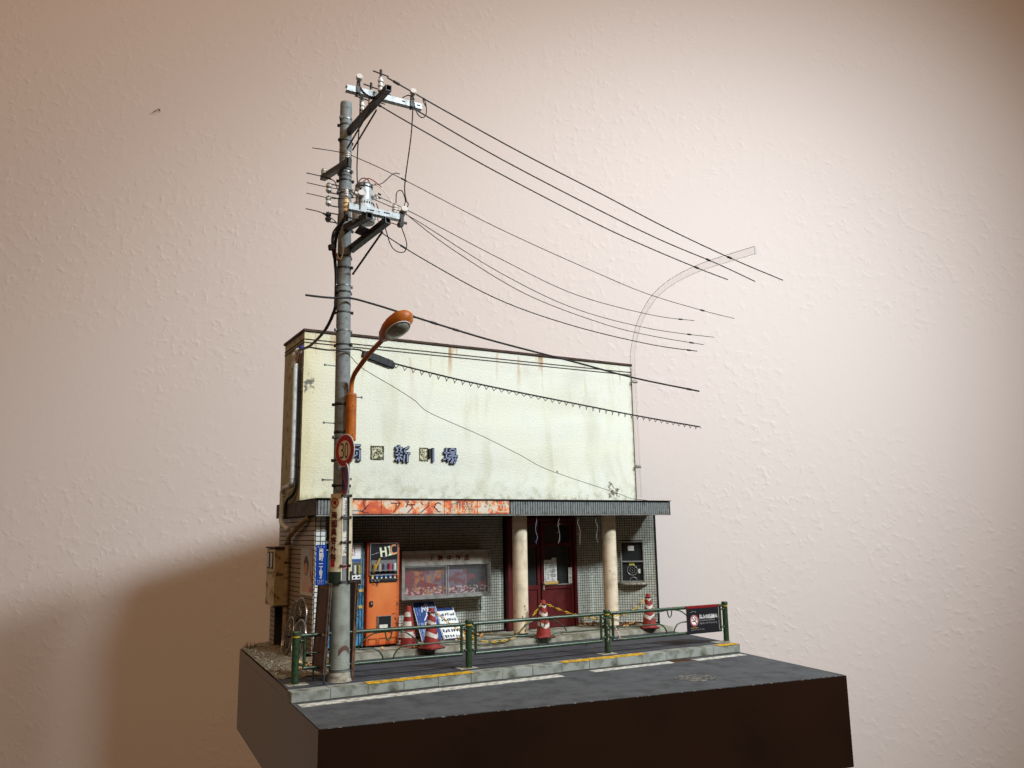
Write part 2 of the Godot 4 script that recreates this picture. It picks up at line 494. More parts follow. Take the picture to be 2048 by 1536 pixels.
	for k in 4:
		M["poster%d" % k] = paint(picture(96, 120, func(x, y):
			var a = n2.get_noise_2d(x * 1.3 + k * 311, y * 1.1) + 0.5 * n3.get_noise_2d(x + k * 97, y)
			var b = n2.get_noise_2d(x * 1.1 + k * 177, y * 1.5 + 500)
			var c = hues[(k + 3) % 5].lerp(hues[(k * 2) % 5], clampf(a * 5.0 + 0.5, 0, 1))
			c = c.lerp(hues[(k + 2) % 5], clampf(b * 6.0 - 0.2, 0, 1))
			if y > 84: c = c.lerp(Color(0.72, 0.60, 0.58), clampf(n3.get_noise_2d(x * 1.6, y * 2.4 + k * 50) * 6.0, 0, 1))
			return c), 0.5)
	M.poster_old = paint(picture(64, 84, func(x, y):
		var c = Color(0.62, 0.66, 0.66).lerp(Color(0.80, 0.74, 0.68), clampf(y / 70.0, 0, 1))
		var hair = Vector2((x - 30) / 13.0, (y - 30) / 17.0).length() + n3.get_noise_2d(x, y) * 0.2
		var skin = Vector2((x - 28) / 8.5, (y - 36) / 11.0).length()
		if hair < 1.0: c = Color(0.28, 0.24, 0.23)
		if skin < 1.0: c = Color(0.74, 0.56, 0.46)
		if Vector2((x - 29) / 19.0, (y - 78) / 28.0).length() < 1.0 and skin > 1.0 and hair > 0.85: c = Color(0.80, 0.68, 0.60)
		if x > 49 and n3.get_noise_2d(x * 2, y * 0.9) > -0.05: c = Color(0.72, 0.42, 0.38)
		if y > 77: c = Color(0.82, 0.80, 0.76)
		return c), 0.6)

# ------------------------------------------------------------------ the scene
func _ready():
	rng.seed = 7
	# camera
	var cam = Camera3D.new()
	cam.name = "camera"
	add_child(cam)
	cam.transform = Transform3D(Basis.from_euler(Vector3(deg_to_rad(10.2155), deg_to_rad(-30.0), deg_to_rad(-0.878)), EULER_ORDER_YXZ), EYE * U)
	cam.fov = 49.75
	cam.near = 0.01; cam.far = 20.0
	cam.current = true
	# the room's warm light
	var we = WorldEnvironment.new()
	we.name = "environment"
	var env = Environment.new()
	env.background_mode = Environment.BG_COLOR
	env.background_color = Color(0.09, 0.056, 0.035).linear_to_srgb()
	env.tonemap_mode = Environment.TONE_MAPPER_LINEAR
	env.tonemap_exposure = 1.0
	env.sdfgi_enabled = true; env.ssao_enabled = true; env.ssil_enabled = true
	we.environment = env
	add_child(we)
	# two gallery spots, from the front right above
	spot(Vector3(3.2, 23.2, 26.0), Vector3(3.4, 1.8, -5.5), 0.65, 25.0)
	spot(Vector3(16.0, 22.5, 26.0), Vector3(-4.0, 0.2, -9.0), 1.20, 33.0)
	# the room's warm ceiling lamp, high on the left
	var lamp = AreaLight3D.new()
	lamp.name = "ceiling_lamp"
	lamp.light_color = Color(1.0, 0.81, 0.63)
	lamp.light_energy = 0.54
	lamp.area_size = Vector2(0.7, 0.7)
	lamp.area_range = 5.0
	lamp.shadow_enabled = true
	add_child(lamp)
	lamp.look_at_from_position(Vector3(-20, 34, 20) * U, Vector3(0, 4, -4) * U)
	make_materials()
	build_wall()
	build_ground()
	build_building()
	build_front_things()
	build_railing()
	build_pole()
	build_wires()
	build_side_things()
	build_leaves()

func spot(at, aim, energy, cone):
	var l = SpotLight3D.new()
	l.name = "gallery_spot"
	l.light_color = Color(0.935, 0.975, 1.0)
	l.light_energy = energy
	l.light_size = 0.055
	l.spot_range = 4.0; l.spot_attenuation = 2.0
	l.spot_angle = cone
	l.spot_angle_attenuation = 1.0
	l.shadow_enabled = true
	add_child(l, true)
	l.look_at_from_position(at * U, aim * U)

func build_wall():
	var fwd = Vector3(0.5, 0, -0.8660254); var right = Vector3(0.8660254, 0, 0.5)
	var w = 38.0; var h = 28.0
	var ctr = Vector3(EYE.x, 6.0, EYE.z) + fwd * 21.9
	var W = 1700; var H = 1253
	var fine = noise(0.2, 3, 3, 61).get_image(W, H); var lump = noise(0.085, 3, 4, 62).get_image(W, H)
	var wn = noise(0.028, 3, 3, 63)
	wn.domain_warp_enabled = true; wn.domain_warp_amplitude = 18.0; wn.domain_warp_frequency = 0.02
	var edge = wn.get_image(W, H)
	var where = noise(0.0055, 3, 3, 64).get_image(W, H)
	var fd = fine.get_data(); var ld = lump.get_data(); var ed = edge.get_data(); var wd = where.get_data()
	var out = PackedFloat32Array()
	out.resize(W * H)
	for i in W * H:
		var f = fd[i] / 255.0; var l = ld[i] / 255.0; var e = ed[i] / 255.0; var p = wd[i] / 255.0
		var mask = clampf((p - 0.34) * 4.0, 0.0, 1.0)
		var crest = 0.0
		var q = fposmod(e * 5.0, 1.0)          # a trowel's edge: a slow rise that breaks off
		crest = maxf(0.0, 1.0 - absf(q - 0.5) * 7.0) * clampf((l - 0.46) * 9.0, 0.0, 1.0)
		out[i] = 0.22 * f + mask * (0.75 * crest + 0.5 * clampf((l - 0.56) * 4.0, 0.0, 1.0)) + 0.2 * l
	var im = Image.create_from_data(W, H, false, Image.FORMAT_RF, out.to_byte_array())
	var m = StandardMaterial3D.new()
	m.albedo_color = rgb(222, 213, 208)
	m.roughness = 0.9
	m.metallic_specular = 0.3
	m.heightmap_enabled = true
	m.heightmap_texture = ImageTexture.create_from_image(im)
	m.heightmap_scale = 0.022
	var b = MB.new()
	var x = right * w * 0.5; var y = Vector3.UP * h * 0.5; var z = fwd * 0.6
	x *= 1.7
	b.quad(ctr - x - y, ctr + x - y, ctr + x + y, ctr - x + y, [Vector2(-.35, 1), Vector2(1.35, 1), Vector2(1.35, 0), Vector2(-.35, 0)])
	b.quad(ctr + x - y + z, ctr - x - y + z, ctr - x + y + z, ctr + x + y + z, [Vector2(0, 1), Vector2(1, 1), Vector2(1, 0), Vector2(0, 0)])
	for s in [[-x - y, x - y], [x - y, x + y], [x + y, -x + y], [-x + y, -x - y]]:
		b.quad(ctr + s[0] + z, ctr + s[1] + z, ctr + s[1], ctr + s[0])
	struct("plaster_wall", b, m, "off-white plaster wall with trowel marks behind the model")

# ------------------------------------------------------------------ block, road, kerb, pavement
const XL := -4.25          # left edge of the block at z = 1.7
func left_x(z): return lerpf(-3.98, -4.52, (z + 2.75) / 6.62)
func right_x(z): return 3.975 - 0.178 * z

func slab_poly(z0, z1, inset = 0.0):
	return PackedVector2Array([Vector2(left_x(z0) + inset, -z0), Vector2(right_x(z0) - inset, -z0), Vector2(right_x(z1) - inset, -z1), Vector2(left_x(z1) + inset, -z1)])

func flat(poly, depth, y):     # poly in x / -z, top face at y
	var b = MB.new()
	b.prism(poly, depth, Vector3(0, y - depth, 0), Basis(Vector3.RIGHT, Vector3.FORWARD, Vector3.UP))
	return b

func build_ground():
	var base = thing("display_block", Vector3(-0.3, -1.4, 1.0), "dark brown satin wooden block under the miniature street", "display base")
	var up = Basis(Vector3.RIGHT, Vector3.FORWARD, Vector3.UP)
	var b = MB.new()
	var low = PackedVector2Array([Vector2(left_x(-2.75), 2.75), Vector2(right_x(-2.75), 2.75), Vector2(3.1, -4.86), Vector2(-4.52, -3.87)])
	b.prism(low, 1.262, Vector3(0, -1.4, 0), up)
	put("block", b, M.block, base)
	b = MB.new()
	b.prism(slab_poly(-2.75, 2.02), 0.122, Vector3(0, -0.136, 0), up)
	put("raised_block", b, M.block, base)
	b = MB.new()
	var ea = Vector3(-4.515, -0.134, 3.872); var eb = Vector3(3.10, -0.134, 4.862)
	for i in 190:
		if rng.randf() < 0.72: continue
		var p = ea.lerp(eb, (i + rng.randf()) / 190.0)
		b.col = Color(.20, .19, .17) * rng.randf_range(.4, 1.2)
		b.bar(p, p.lerp(eb, 0.0) + (eb - ea).normalized() * rng.randf_range(.012, .05), rng.randf_range(.005, .012), rng.randf_range(.004, .011))
	put("worn_edge", b, M.vertex, base)
	# road
	b = MB.new()
	b.prism(PackedVector2Array([Vector2(left_x(2.0) + .006, -2.0), Vector2(right_x(2.0) - .006, -2.0), Vector2(3.1 - .01, -4.86 + .012), Vector2(-4.52 + .012, -3.87 + .012)]), 0.008, Vector3(0, -0.138, 0), up)
	struct("road", b, M.asphalt, "dark grey asphalt road strip along the front of the block")
	# white line with worn edges
	var spans = [[-4.34, -0.36, 2.38, 2.58], [0.24, 1.84, 2.36, 2.52], [2.3, 3.40, 2.42, 2.58]]
	for s in spans:
		var poly = PackedVector2Array()
		var nseg = int((s[1] - s[0]) / 0.11)
		for i in nseg + 1: poly.append(Vector2(lerpf(s[0], s[1], float(i) / nseg) , -(s[3] + rng.randf_range(-.006, .006))))
		for i in nseg + 1: poly.append(Vector2(lerpf(s[1], s[0], float(i) / nseg), -(s[2] + rng.randf_range(-.006, .006))))
		b = MB.new()
		b.prism(poly, 0.004, Vector3(0, -0.130, 0), up)
		struct("white_line", b, M.white_line)
	# kerb: each stone its own piece
	var kerb = Node3D.new()
	kerb.name = "kerb"; kerb.set_meta("kind", "structure"); kerb.set_meta("label", "grey concrete kerb of separate stones between road and pavement")
	add_child(kerb)
	var x = left_x(2.2)
	var k = 0
	while x < right_x(2.1) - 0.02:
		var e = minf(x + 0.525, right_x(2.1))
		if right_x(2.1) - e < 0.15: e = right_x(2.1)
		b = MB.new()
		var dy = rng.randf_range(-.003, .003); var dz = rng.randf_range(-.004, .004)
		b.box(Vector3((x + e) * 0.5, -0.0625 + dy, 2.13 + dz), Vector3(e - x - 0.002, 0.139, 0.21), Basis(), 0.007)
		put("kerb_stone", b, M.kerb, kerb)
		x = e
		k += 1
	for s in [[-3.34, -1.72], [-0.16, 1.47], [3.1, 3.56]]:
		var poly = PackedVector2Array()
		var nseg = int((s[1] - s[0]) / 0.05)
		for i in nseg + 1: poly.append(Vector2(lerpf(s[0], s[1], float(i) / nseg), -(2.205 + rng.randf_range(-.012, .008))))
		for i in nseg + 1: poly.append(Vector2(lerpf(s[1], s[0], float(i) / nseg), -(2.10 + rng.randf_range(-.02, .012))))
		b = MB.new()
		b.prism(poly, 0.003, Vector3(0, 0.0105, 0), up)
		for i in int((s[1] - s[0]) / 0.06):
			var h = rng.randf_range(.005, .013)
			b.box(Vector3(s[0] + i * .06 + .03, .012 - h / 2, 2.2395), Vector3(.06, h, .005))
		b.box(Vector3((s[0] + s[1]) / 2, .0085, 2.222), Vector3(s[1] - s[0], .009, .034))
		put("yellow_paint", b, M.yellow_line, kerb)
	# dirt along the foot of the kerb
	var dirt = PackedVector2Array()
	for i in 121: dirt.append(Vector2(lerpf(left_x(2.25) + .03, right_x(2.25) - .03, i / 120.0), -(2.275 + rng.randf_range(-.02, .03))))
	dirt.append(Vector2(right_x(2.25) - .03, -2.225)); dirt.append(Vector2(left_x(2.25) + .03, -2.225))
	b = MB.new()
	b.prism(dirt, 0.0025, Vector3(0, -0.1295, 0), up)
	struct("gutter_dirt", b, mat(rgb(70, 68, 58), 1.0, "grime", .3))
	# pavement
	b = MB.new()
	b.prism(PackedVector2Array([Vector2(left_x(0.9) + .005, -0.9), Vector2(-3.3, 0.05), Vector2(right_x(-.05) - .005, 0.05), Vector2(right_x(2.02) - .005, -2.022), Vector2(left_x(2.02) + .005, -2.022)]), 0.012, Vector3(0, -0.012, 0), up)
	struct("pavement", b, M.pave, "dark asphalt pavement between the porch and the kerb")
	b = MB.new()   # an old trench line along the kerb
	for s in [[1.72, 0.016], [1.58, 0.010], [1.93, 0.008]]:
		var pts = []
		for i in 60:
			pts.append(Vector3(lerpf(left_x(1.6) + .1, right_x(1.7) - .1, i / 59.0), 0.0012, s[0] + 0.02 * sin(i * 1.7) + rng.randf_range(-.008, .008)))
		for i in 59: b.bar(pts[i], pts[i + 1], s[1], 0.003)
	struct("pavement_crack", b, M.black)
	# concrete porch
	b = flat(PackedVector2Array([Vector2(-3.19, 1.4), Vector2(right_x(-1.4) - .01, 1.4), Vector2(right_x(0.0) - .01, -0.02), Vector2(1.2, -0.02), Vector2(-3.19, -0.03)]), 0.10, 0.09)
	struct("porch_floor", b, M.concrete, "low worn concrete floor under the canopy")
	b = MB.new()
	for i in 5: b.bar(Vector3(-3.1 + i * 1.4, 0.0905, -0.14 + rng.randf_range(-.01, .01)), Vector3(-1.72 + i * 1.4, 0.0905, -0.14 + rng.randf_range(-.01, .01)), 0.008, 0.003)
	struct("porch_joint", b, M.grout)
	# soil strip on the left
	b = MB.new()
	var f = noise(0.9, 3, 4, 77)
	var nx = 14; var nz = 56
	var P = []
	for j in nz + 1:
		var z = lerpf(-2.72, 1.15, float(j) / nz)
		var row = []
		for i in nx + 1:
			var t = float(i) / nx
			var px = lerpf(left_x(z) + .004, -3.2 if z > -0.25 else -3.385, t)
			var bank = 0.07 * exp(-pow((t - 0.75) / 0.35, 2)) * clampf((0.9 - z) / 0.8, 0, 1)
			row.append(Vector3(px, 0.012 + bank + (0.05 * f.get_noise_2d(px * 6, z * 6) + 0.03 * f.get_noise_2d(px * 21, z * 21)) * (0.15 if i == 0 else 1.0) , z))
		P.append(row)
	for j in nz:
		for i in nx: b.quad(P[j + 1][i], P[j + 1][i + 1], P[j][i + 1], P[j][i])
	struct("soil", b, M.soil, "strip of bare earth and grit beside the left wall")
	b = MB.new()
	for i in 240:
		var z = rng.randf_range(-2.4, 1.1)
		var px = lerpf(left_x(z) + .03, -3.42 if z < -.3 else -3.2, pow(rng.randf(), 1.5))
		var s = rng.randf_range(.006, .022)
		b.col = Color(.5, .47, .42).lerp(Color(.2, .17, .13), rng.randf())
		b.box(Vector3(px, 0.03 + s * .3, z), Vector3(s, s * .7, s * 1.2), Basis.from_euler(Vector3(rng.randf() * 3, rng.randf() * 3, 0)))
	tag(struct("gravel", b, M.vertex), "grit and small stones lying on the bare earth", "", "", "stuff")
	b = MB.new()
	for i in 90:
		var c = Vector3(rng.randf_range(-3.95, -3.72), 0.02, rng.randf_range(-2.7, -2.2)) if i < 55 else Vector3(rng.randf_range(-3.5, -3.2), 0.03, rng.randf_range(0.5, 1.0))
		var h = rng.randf_range(.04, .12)
		var d = Vector3(rng.randf_range(-.05, .05), h, rng.randf_range(-.05, .05))
		b.col = Color(.22, .17, .07).lerp(Color(.10, .13, .04), rng.randf())
		b.tri(c, c + Vector3(.012, 0, .006), c + d); b.tri(c + d, c + Vector3(.012, 0, .006), c)
	tag(struct("grass", b, M.vertex), "dry grass tufts at the block's rear left corner", "", "", "stuff")
	# manhole cover
	var mh = thing("manhole_cover", Vector3(1.14, -0.13, 3.78), "round manhole cover with pale scuffed rings in the road", "manhole cover")
	b = MB.new(); b.lathe([Vector2(.31, -.004), Vector2(.31, .003), Vector2(.0, .003)], mh.position / U)
	put("cover_plate", b, M.asphalt, mh)
	b = MB.new()
	for r in 13:
		for q in 16:
			if rng.randf() < 0.52: continue
			var rr = 0.03 + r * 0.021 + rng.randf_range(-.005, .005)
			var a0 = q * TAU / 16 + rng.randf(); var a1 = a0 + rng.randf_range(.08, .34)
			b.lathe([Vector2(rr + .007, .002), Vector2(rr + .007, .006), Vector2(rr - .007, .006)], mh.position / U, Basis(), 4, a0, a1)
	put("raised_rings", b, M.scuffed, mh).set_meta("kind", "stuff")
	# drain grate in the gutter
	var dr = thing("drain_grate", Vector3(2.06, -0.13, 2.43), "rusty iron drain grate in the gutter by the kerb", "drain")
	b = MB.new(); b.box(Vector3(2.06, -.134, 2.43), Vector3(.42, .02, .2), Basis(), .004)
	put("grate_frame", b, M.iron, dr)
	for i in 9:
		b = MB.new(); b.box(Vector3(1.90 + i * .04, -.121, 2.43), Vector3(.02, .012, .16), Basis(), .003)
		put("grate_bar", b, M.iron, dr)
	for s in [[-4.16, 1.68], [-1.6, 1.78], [1.0, 1.80], [3.5, 1.84]]:
		b = MB.new()
		var w = 0.15
		b.box(Vector3(s[0], 0.003, s[1]), Vector3(w * 2, .012, .2), Basis.from_euler(Vector3(0, rng.randf_range(-.05, .05), 0)), .004)
		struct("post_pad", b, M.concrete)

# ------------------------------------------------------------------ the theatre
func tiles(parent, a, b, y0, y1, tw, th, holes = [], called = "wall_tiles", shade = Color(.71, .72, .67)):
	# rows of small tiles on the wall from a to b (seen from outside, left to right); holes: [s0, s1, y0, y1] along the wall
	var mb = MB.new()
	var d = (b - a); d.y = 0
	var L = d.length(); d = d.normalized()
	var nn = d.cross(Vector3.UP)
	nn = -nn if false else nn
	var out = Vector3(-d.z, 0, d.x)
	if out.dot(Vector3(0, 0, 1)) < -0.5: out = -out
	var cols = int(round(L / tw)); var rows = int(round((y1 - y0) / th))
	var w = L / cols; var h = (y1 - y0) / rows
	var bas = Basis(d, Vector3.UP, d.cross(Vector3.UP))
	var base = shade.srgb_to_linear()
	for j in rows:
		for i in cols:
			var s = (i + .5) * w; var y = y0 + (j + .5) * h
			var skip = false
			for q in holes:
				if s > q[0] and s < q[1] and y > q[2] and y < q[3]: skip = true
			if skip: continue
			mb.col = base * rng.randf_range(.86, 1.06)
			if rng.randf() < .015: mb.col = base * .72
			var p = a + d * s + bas.z * (rng.randf_range(-.0012, .0012))
			p.y = y
			mb.box(p, Vector3(w - w * .17, h - h * .17, .012), bas, 0.0, true)
	var o = put(called, mb, M.tile, parent)
	o.set_meta("kind", "stuff")
	return o

func build_building():
	var T0 = Vector3(0.35, 0, -1.9)
	var t = thing("old_theatre", T0, "old cream theatre building with a ribbed grey canopy and a dark red door", "building")
	var fx0 = -3.39; var fx1 = 4.12; var fz = -1.2; var ytop = 5.72; var yb = 2.60; var zr = -2.55
	# upper wall: front has its own stained stucco
	var b = MB.new()
	b.quad(Vector3(fx0, yb, fz), Vector3(fx1, yb, fz), Vector3(fx1, ytop, fz), Vector3(fx0, ytop, fz), [Vector2(0, 1), Vector2(1, 1), Vector2(1, 0), Vector2(0, 0)])
	var wall = put("stucco_front", b, M.stucco, t)
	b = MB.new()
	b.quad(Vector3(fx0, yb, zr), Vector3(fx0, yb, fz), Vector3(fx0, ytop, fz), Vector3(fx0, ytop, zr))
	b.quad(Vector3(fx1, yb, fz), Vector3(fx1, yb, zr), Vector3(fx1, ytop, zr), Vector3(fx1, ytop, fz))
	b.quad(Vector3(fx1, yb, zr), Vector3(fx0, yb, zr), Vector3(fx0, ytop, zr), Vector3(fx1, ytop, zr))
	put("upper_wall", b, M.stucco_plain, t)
	b = MB.new()
	b.box(Vector3((fx0 + fx1) / 2, ytop + .012, (fz + zr) / 2), Vector3(fx1 - fx0 + .06, .05, fz - zr + .06), Basis(), .008)
	put("roof", b, M.trim, t)
	for g in [0.155, 0.215]:
		b = MB.new()
		b.box(Vector3((fx0 + fx1) / 2, ytop - g, fz + .004), Vector3(fx1 - fx0 + .012, .014, .016))
		b.box(Vector3(fx0 - .004, ytop - g, (fz + zr) / 2), Vector3(.016, .014, fz - zr))
		put("trim_line", b, M.trim, t)
	# corner bead
	b = MB.new(); b.box(Vector3(fx1 + .004, (yb + ytop) / 2 - .02, fz + .002), Vector3(.016, ytop - yb - .05, .012)); put("corner_trim", b, M.trim, t)
	# lower walls (behind the tiles)
	b = MB.new()
	b.box(Vector3(-3.29, 1.21, -1.39), Vector3(.18, 2.42, 2.28))                       # left wall and pier
	b.box(Vector3(-1.175, 1.21, -1.47), Vector3(4.05, 2.42, .16))                      # behind the case, up to the door
	b.box(Vector3(2.63, 1.21, -1.47), Vector3(.22, 2.42, .16))
	b.box(Vector3(1.685, 2.36, -1.47), Vector3(1.67, .12, .16))
	var curve = [Vector3(2.74, 0, -1.39), Vector3(3.0, 0, -1.355), Vector3(3.17, 0, -1.26), Vector3(3.33, 0, -1.14), Vector3(4.1, 0, -0.60)]
	for i in curve.size() - 1:
		var p = curve[i]; var q = curve[i + 1]
		var d = (q - p).normalized(); var back = d.cross(Vector3.UP) * -.12
		b.quad(p, q, q + Vector3(0, 2.42, 0), p + Vector3(0, 2.42, 0))
		b.quad(q + back, p + back, p + back + Vector3(0, 2.42, 0), q + back + Vector3(0, 2.42, 0))
	b.box(Vector3(4.08, 1.21, -1.6), Vector3(.06, 2.42, 1.9))
	b.box(Vector3(.35, 1.21, zr + .05), Vector3(7.4, 2.42, .1))
	put("lower_wall", b, M.grout, t)
	# tiles
	tiles(t, Vector3(-3.385, 0, -2.52), Vector3(-3.385, 0, -0.245), .10, 2.33, .036, .081, [], "wall_tiles", Color(.60, .54, .46))
	tiles(t, Vector3(-3.375, 0, -0.245), Vector3(-3.205, 0, -0.245), .10, 2.33, .084, .084, [], "wall_tiles", Color(.80, .82, .80))
	tiles(t, Vector3(-3.2, 0, -1.385), Vector3(-3.2, 0, -0.25), .12, 2.33, .052, .052)
	tiles(t, Vector3(-3.19, 0, -1.385), Vector3(.82, 0, -1.385), .12, 2.33, .052, .052)
	tiles(t, Vector3(2.53, 0, -1.385), Vector3(2.735, 0, -1.385), .12, 2.33, .052, .052)
	for i in curve.size() - 1:
		tiles(t, curve[i], curve[i + 1], .12, 2.33, .052, .052, [[.20, .70, .93, 1.80]] if i == curve.size() - 2 else [])
	# dark corner strip at the right end
	b = MB.new(); b.box(Vector3(4.105, 1.2, -0.585), Vector3(.03, 2.3, .04), Basis(), .004); put("corner_trim", b, M.black, t)
	# canopy
	b = MB.new()
	b.box(Vector3(.285, 2.47, -1.26), Vector3(7.43, .26, 2.56))
	var can = put("canopy", b, M.soffit, t)
	b = MB.new(); b.box(Vector3(.285, 2.612, -.56), Vector3(7.49, .018, 1.26), Basis(), .003); put("canopy_flashing", b, M.black, can)
	b = MB.new(); b.box(Vector3(.285, 2.330, .03), Vector3(7.48, .018, .05), Basis(), .004); put("drip_edge", b, M.alu, can)
	b = MB.new()
	var x = -3.43
	while x < 4.0:
		if x < -3.11 or x > 0.18:
			b.col = Color.WHITE * rng.randf_range(.85, 1.0)
			b.box(Vector3(x + .021, 2.47, .0285), Vector3(.043, .25, .013), Basis(), .005)
		x += .0535
	var rb = put("fascia_ribs", b, M.fascia, can)
	rb.set_meta("kind", "stuff")
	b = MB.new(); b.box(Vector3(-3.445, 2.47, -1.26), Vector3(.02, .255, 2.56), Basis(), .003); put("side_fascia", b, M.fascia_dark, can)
	b = MB.new(); b.box(Vector3(4.012, 2.47, -.2), Vector3(.02, .26, .5), Basis(), .003); put("side_fascia", b, M.fascia, can)
	# the peeled sign on the fascia: four panels
	var xs = [-3.10, -2.34, -1.16, -0.50, 0.17]
	for i in 4:
		b = MB.new()
		var p = xs[i] + .006; var q = xs[i + 1] - .006
		var u0 = (p + 3.1) / 3.27; var u1 = (q + 3.1) / 3.27
		b.quad(Vector3(p, 2.35, .052), Vector3(q, 2.35, .052), Vector3(q, 2.595, .052), Vector3(p, 2.595, .052), [Vector2(u0, 1), Vector2(u1, 1), Vector2(u1, 0), Vector2(u0, 0)])
		b.box(Vector3((p + q) / 2, 2.4725, .040), Vector3(q - p, .245, .022))
		var pan = put("sign_panel", b, M.peel, can, "faded orange sign panel with peeling paint")
		b = MB.new()
		var chars = [["と", -2.72], ["ア", -2.17], ["ケ", -1.90], ["ン", -1.63], ["C", -1.40], ["劇", -1.02], ["場", -0.78], ["大", -0.34], ["立", -0.08]]
		for c in chars:
			if c[1] > p and c[1] < q and i != 2: glyph(b, c[0], Vector3(c[1], 2.565, .052), Vector3.RIGHT, Vector3.UP, .185, .020, .002)
			elif c[1] > p and c[1] < q: glyph(b, c[0], Vector3(c[1], 2.565, .052), Vector3.RIGHT, Vector3.UP, .19, .018, .002)
		if b.v.size() > 0: put("lettering", b, mat(rgb(128, 62, 52), .8) if i < 2 else M.cream, pan)
	# raised characters on the front
	var cx = [-2.58, -2.10, -1.61, -1.11, -0.60]
	var ch = ["両", "国", "新", "劇", "場"]
	for i in 5:
		if i == 1: continue
		b = MB.new()
		glyph(b, ch[i], Vector3(cx[i], 3.665, fz), Vector3.RIGHT, Vector3.UP, .29, .048, .045)
		if i == 3:
			b = MB.new()
			for s in [[.75, .10, .75, .72], [.98, .04, .98, .98]]:
				rise(b, Vector3(cx[i] + s[0] * .29, 3.665 - s[1] * .29, fz), Vector3(cx[i] + s[2] * .29, 3.665 - s[3] * .29, fz), Vector3(.024, 0, 0), Vector3(0, 0, .045))
		var let = put("raised_character", b, M.machine_dark, t, "dark blue raised character")
		b = MB.new()
		if i == 3: rise(b, Vector3(cx[i] + .98 * .29, 3.64, fz + .045), Vector3(cx[i] + .98 * .29, 3.385, fz + .045), Vector3(.008, 0, 0), Vector3(0, 0, .003))
		else: glyph(b, ch[i], Vector3(cx[i], 3.665, fz + .045), Vector3.RIGHT, Vector3.UP, .29, .024, .003)
		put("character_face", b, mat(rgb(140, 152, 184), .5), let)
	# torn remains where two characters came off
	var nz = noise(1.0, 3, 3, 90)
	for spec in [[1, .29], [3, .20]]:
		var im = Image.create_empty(72, 72, false, Image.FORMAT_RGBA8)
		for y in 72:
			for px in 72:
				var u = px / 71.0; var v = y / 71.0
				var e = minf(minf(u, 1 - u), minf(v, 1 - v))
				var q = nz.get_noise_2d(u * 3.6 + spec[0] * 20, v * 3.6); var q2 = nz.get_noise_2d(u * 11.0, v * 11.0 + spec[0] * 9)
				var inside = e + 0.05 * q2 > 0.035
				var c = Color(0.80, 0.79, 0.68)
				var ring = absf(q) < 0.10 + 0.05 * q2 or e + 0.06 * q2 < 0.12
				if ring: c = Color(0.36, 0.35, 0.25).lerp(Color(0.20, 0.19, 0.13), clampf(0.5 + q2, 0, 1))
				if q < -0.28: c = Color(0.16, 0.155, 0.12)
				c.a = 1.0 if inside else 0.0
				im.set_pixel(px, y, c)
		b = MB.new()
		var x0 = cx[spec[0]]
		b.quad(Vector3(x0, 3.375, fz + .004), Vector3(x0 + spec[1], 3.375, fz + .004), Vector3(x0 + spec[1], 3.665, fz + .004), Vector3(x0, 3.665, fz + .004), [Vector2(0, 1), Vector2(1, 1), Vector2(1, 0), Vector2(0, 0)])
		var sc = paint(im, 0.9)
		sc.transparency = BaseMaterial3D.TRANSPARENCY_ALPHA_SCISSOR
		sc.alpha_scissor_threshold = 0.5
		put("mortar_scar", b, sc, t, "rough mortar scar where a character has fallen off")
	# columns
	for c in [Vector3(.66, 0, -.43), Vector3(2.80, 0, -.47)]:
		b = MB.new(); b.lathe([Vector2(.143, .16), Vector2(.143, 2.34)], c, Basis(), 32)
		var col = put("column", b, M.column, t, "round cream painted column with scuffed paint")
		b = MB.new(); b.lathe([Vector2(.135, .09), Vector2(.135, .165), Vector2(.0, .165)], c, Basis(), 24); put("column_foot", b, M.green_base, col)
		b = MB.new()
		for i in 7:
			var a = rng.randf_range(-1.6, .9); var y = .19 + pow(rng.randf(), 3.5) * 1.5
			b.lathe([Vector2(.1436, y), Vector2(.1436, y + rng.randf_range(.015, .07))], c, Basis(), 3, a, a + rng.randf_range(.06, .25))
		put("bare_patch", b, M.pipe_old, col).set_meta("kind", "stuff")
	# door
	var dz = -1.30
	b = MB.new()
	b.box(Vector3(.885, 1.20, dz), Vector3(.07, 2.22, .14), Basis(), .008); b.box(Vector3(2.485, 1.20, dz), Vector3(.07, 2.22, .14), Basis(), .008); b.box(Vector3(1.685, 2.275, dz), Vector3(1.53, .07, .14), Basis(), .008)
	put("door_frame", b, M.door, t)
	for k in 2:
		var x0 = .925 if k == 0 else 1.66; var x1 = 1.65 if k == 0 else 2.445
		var z = dz - (.03 if k == 0 else 0.0)
		b = MB.new()
		for s in [[x0, x0 + .10, .10, 2.23], [x1 - .07, x1, .10, 2.23]]: b.box(Vector3((s[0] + s[1]) / 2, (s[2] + s[3]) / 2, z), Vector3(s[1] - s[0], s[3] - s[2], .05), Basis(), .006)
		for s in [[.10, .28], [.86, .95], [1.72, 1.80], [2.15, 2.23]]: b.box(Vector3((x0 + x1) / 2 + .015, (s[0] + s[1]) / 2, z), Vector3(x1 - x0 - .17, s[1] - s[0], .05), Basis(), .006)
		var dr = put("door", b, M.door, t, "dark red double door leaf with glazed upper half")
		b = MB.new(); b.box(Vector3((x0 + x1) / 2, .57, z - .008), Vector3(x1 - x0 - .14, .60, .02)); put("door_panel", b, M.door, dr)
		b = MB.new(); b.box(Vector3((x0 + x1) / 2, .29, z + .018), Vector3(x1 - x0 - .2, .010, .03)); put("kick_strip", b, M.wood_edge, dr)
		b = MB.new(); b.box(Vector3((x0 + x1) / 2, 1.335, z - .012), Vector3(x1 - x0 - .15, .78, .01)); put("pane", b, M.dark_glass, dr)
		b = MB.new(); b.box(Vector3((x0 + x1) / 2, 1.975, z - .012), Vector3(x1 - x0 - .15, .36, .01)); put("pane", b, M.dark_glass, dr)
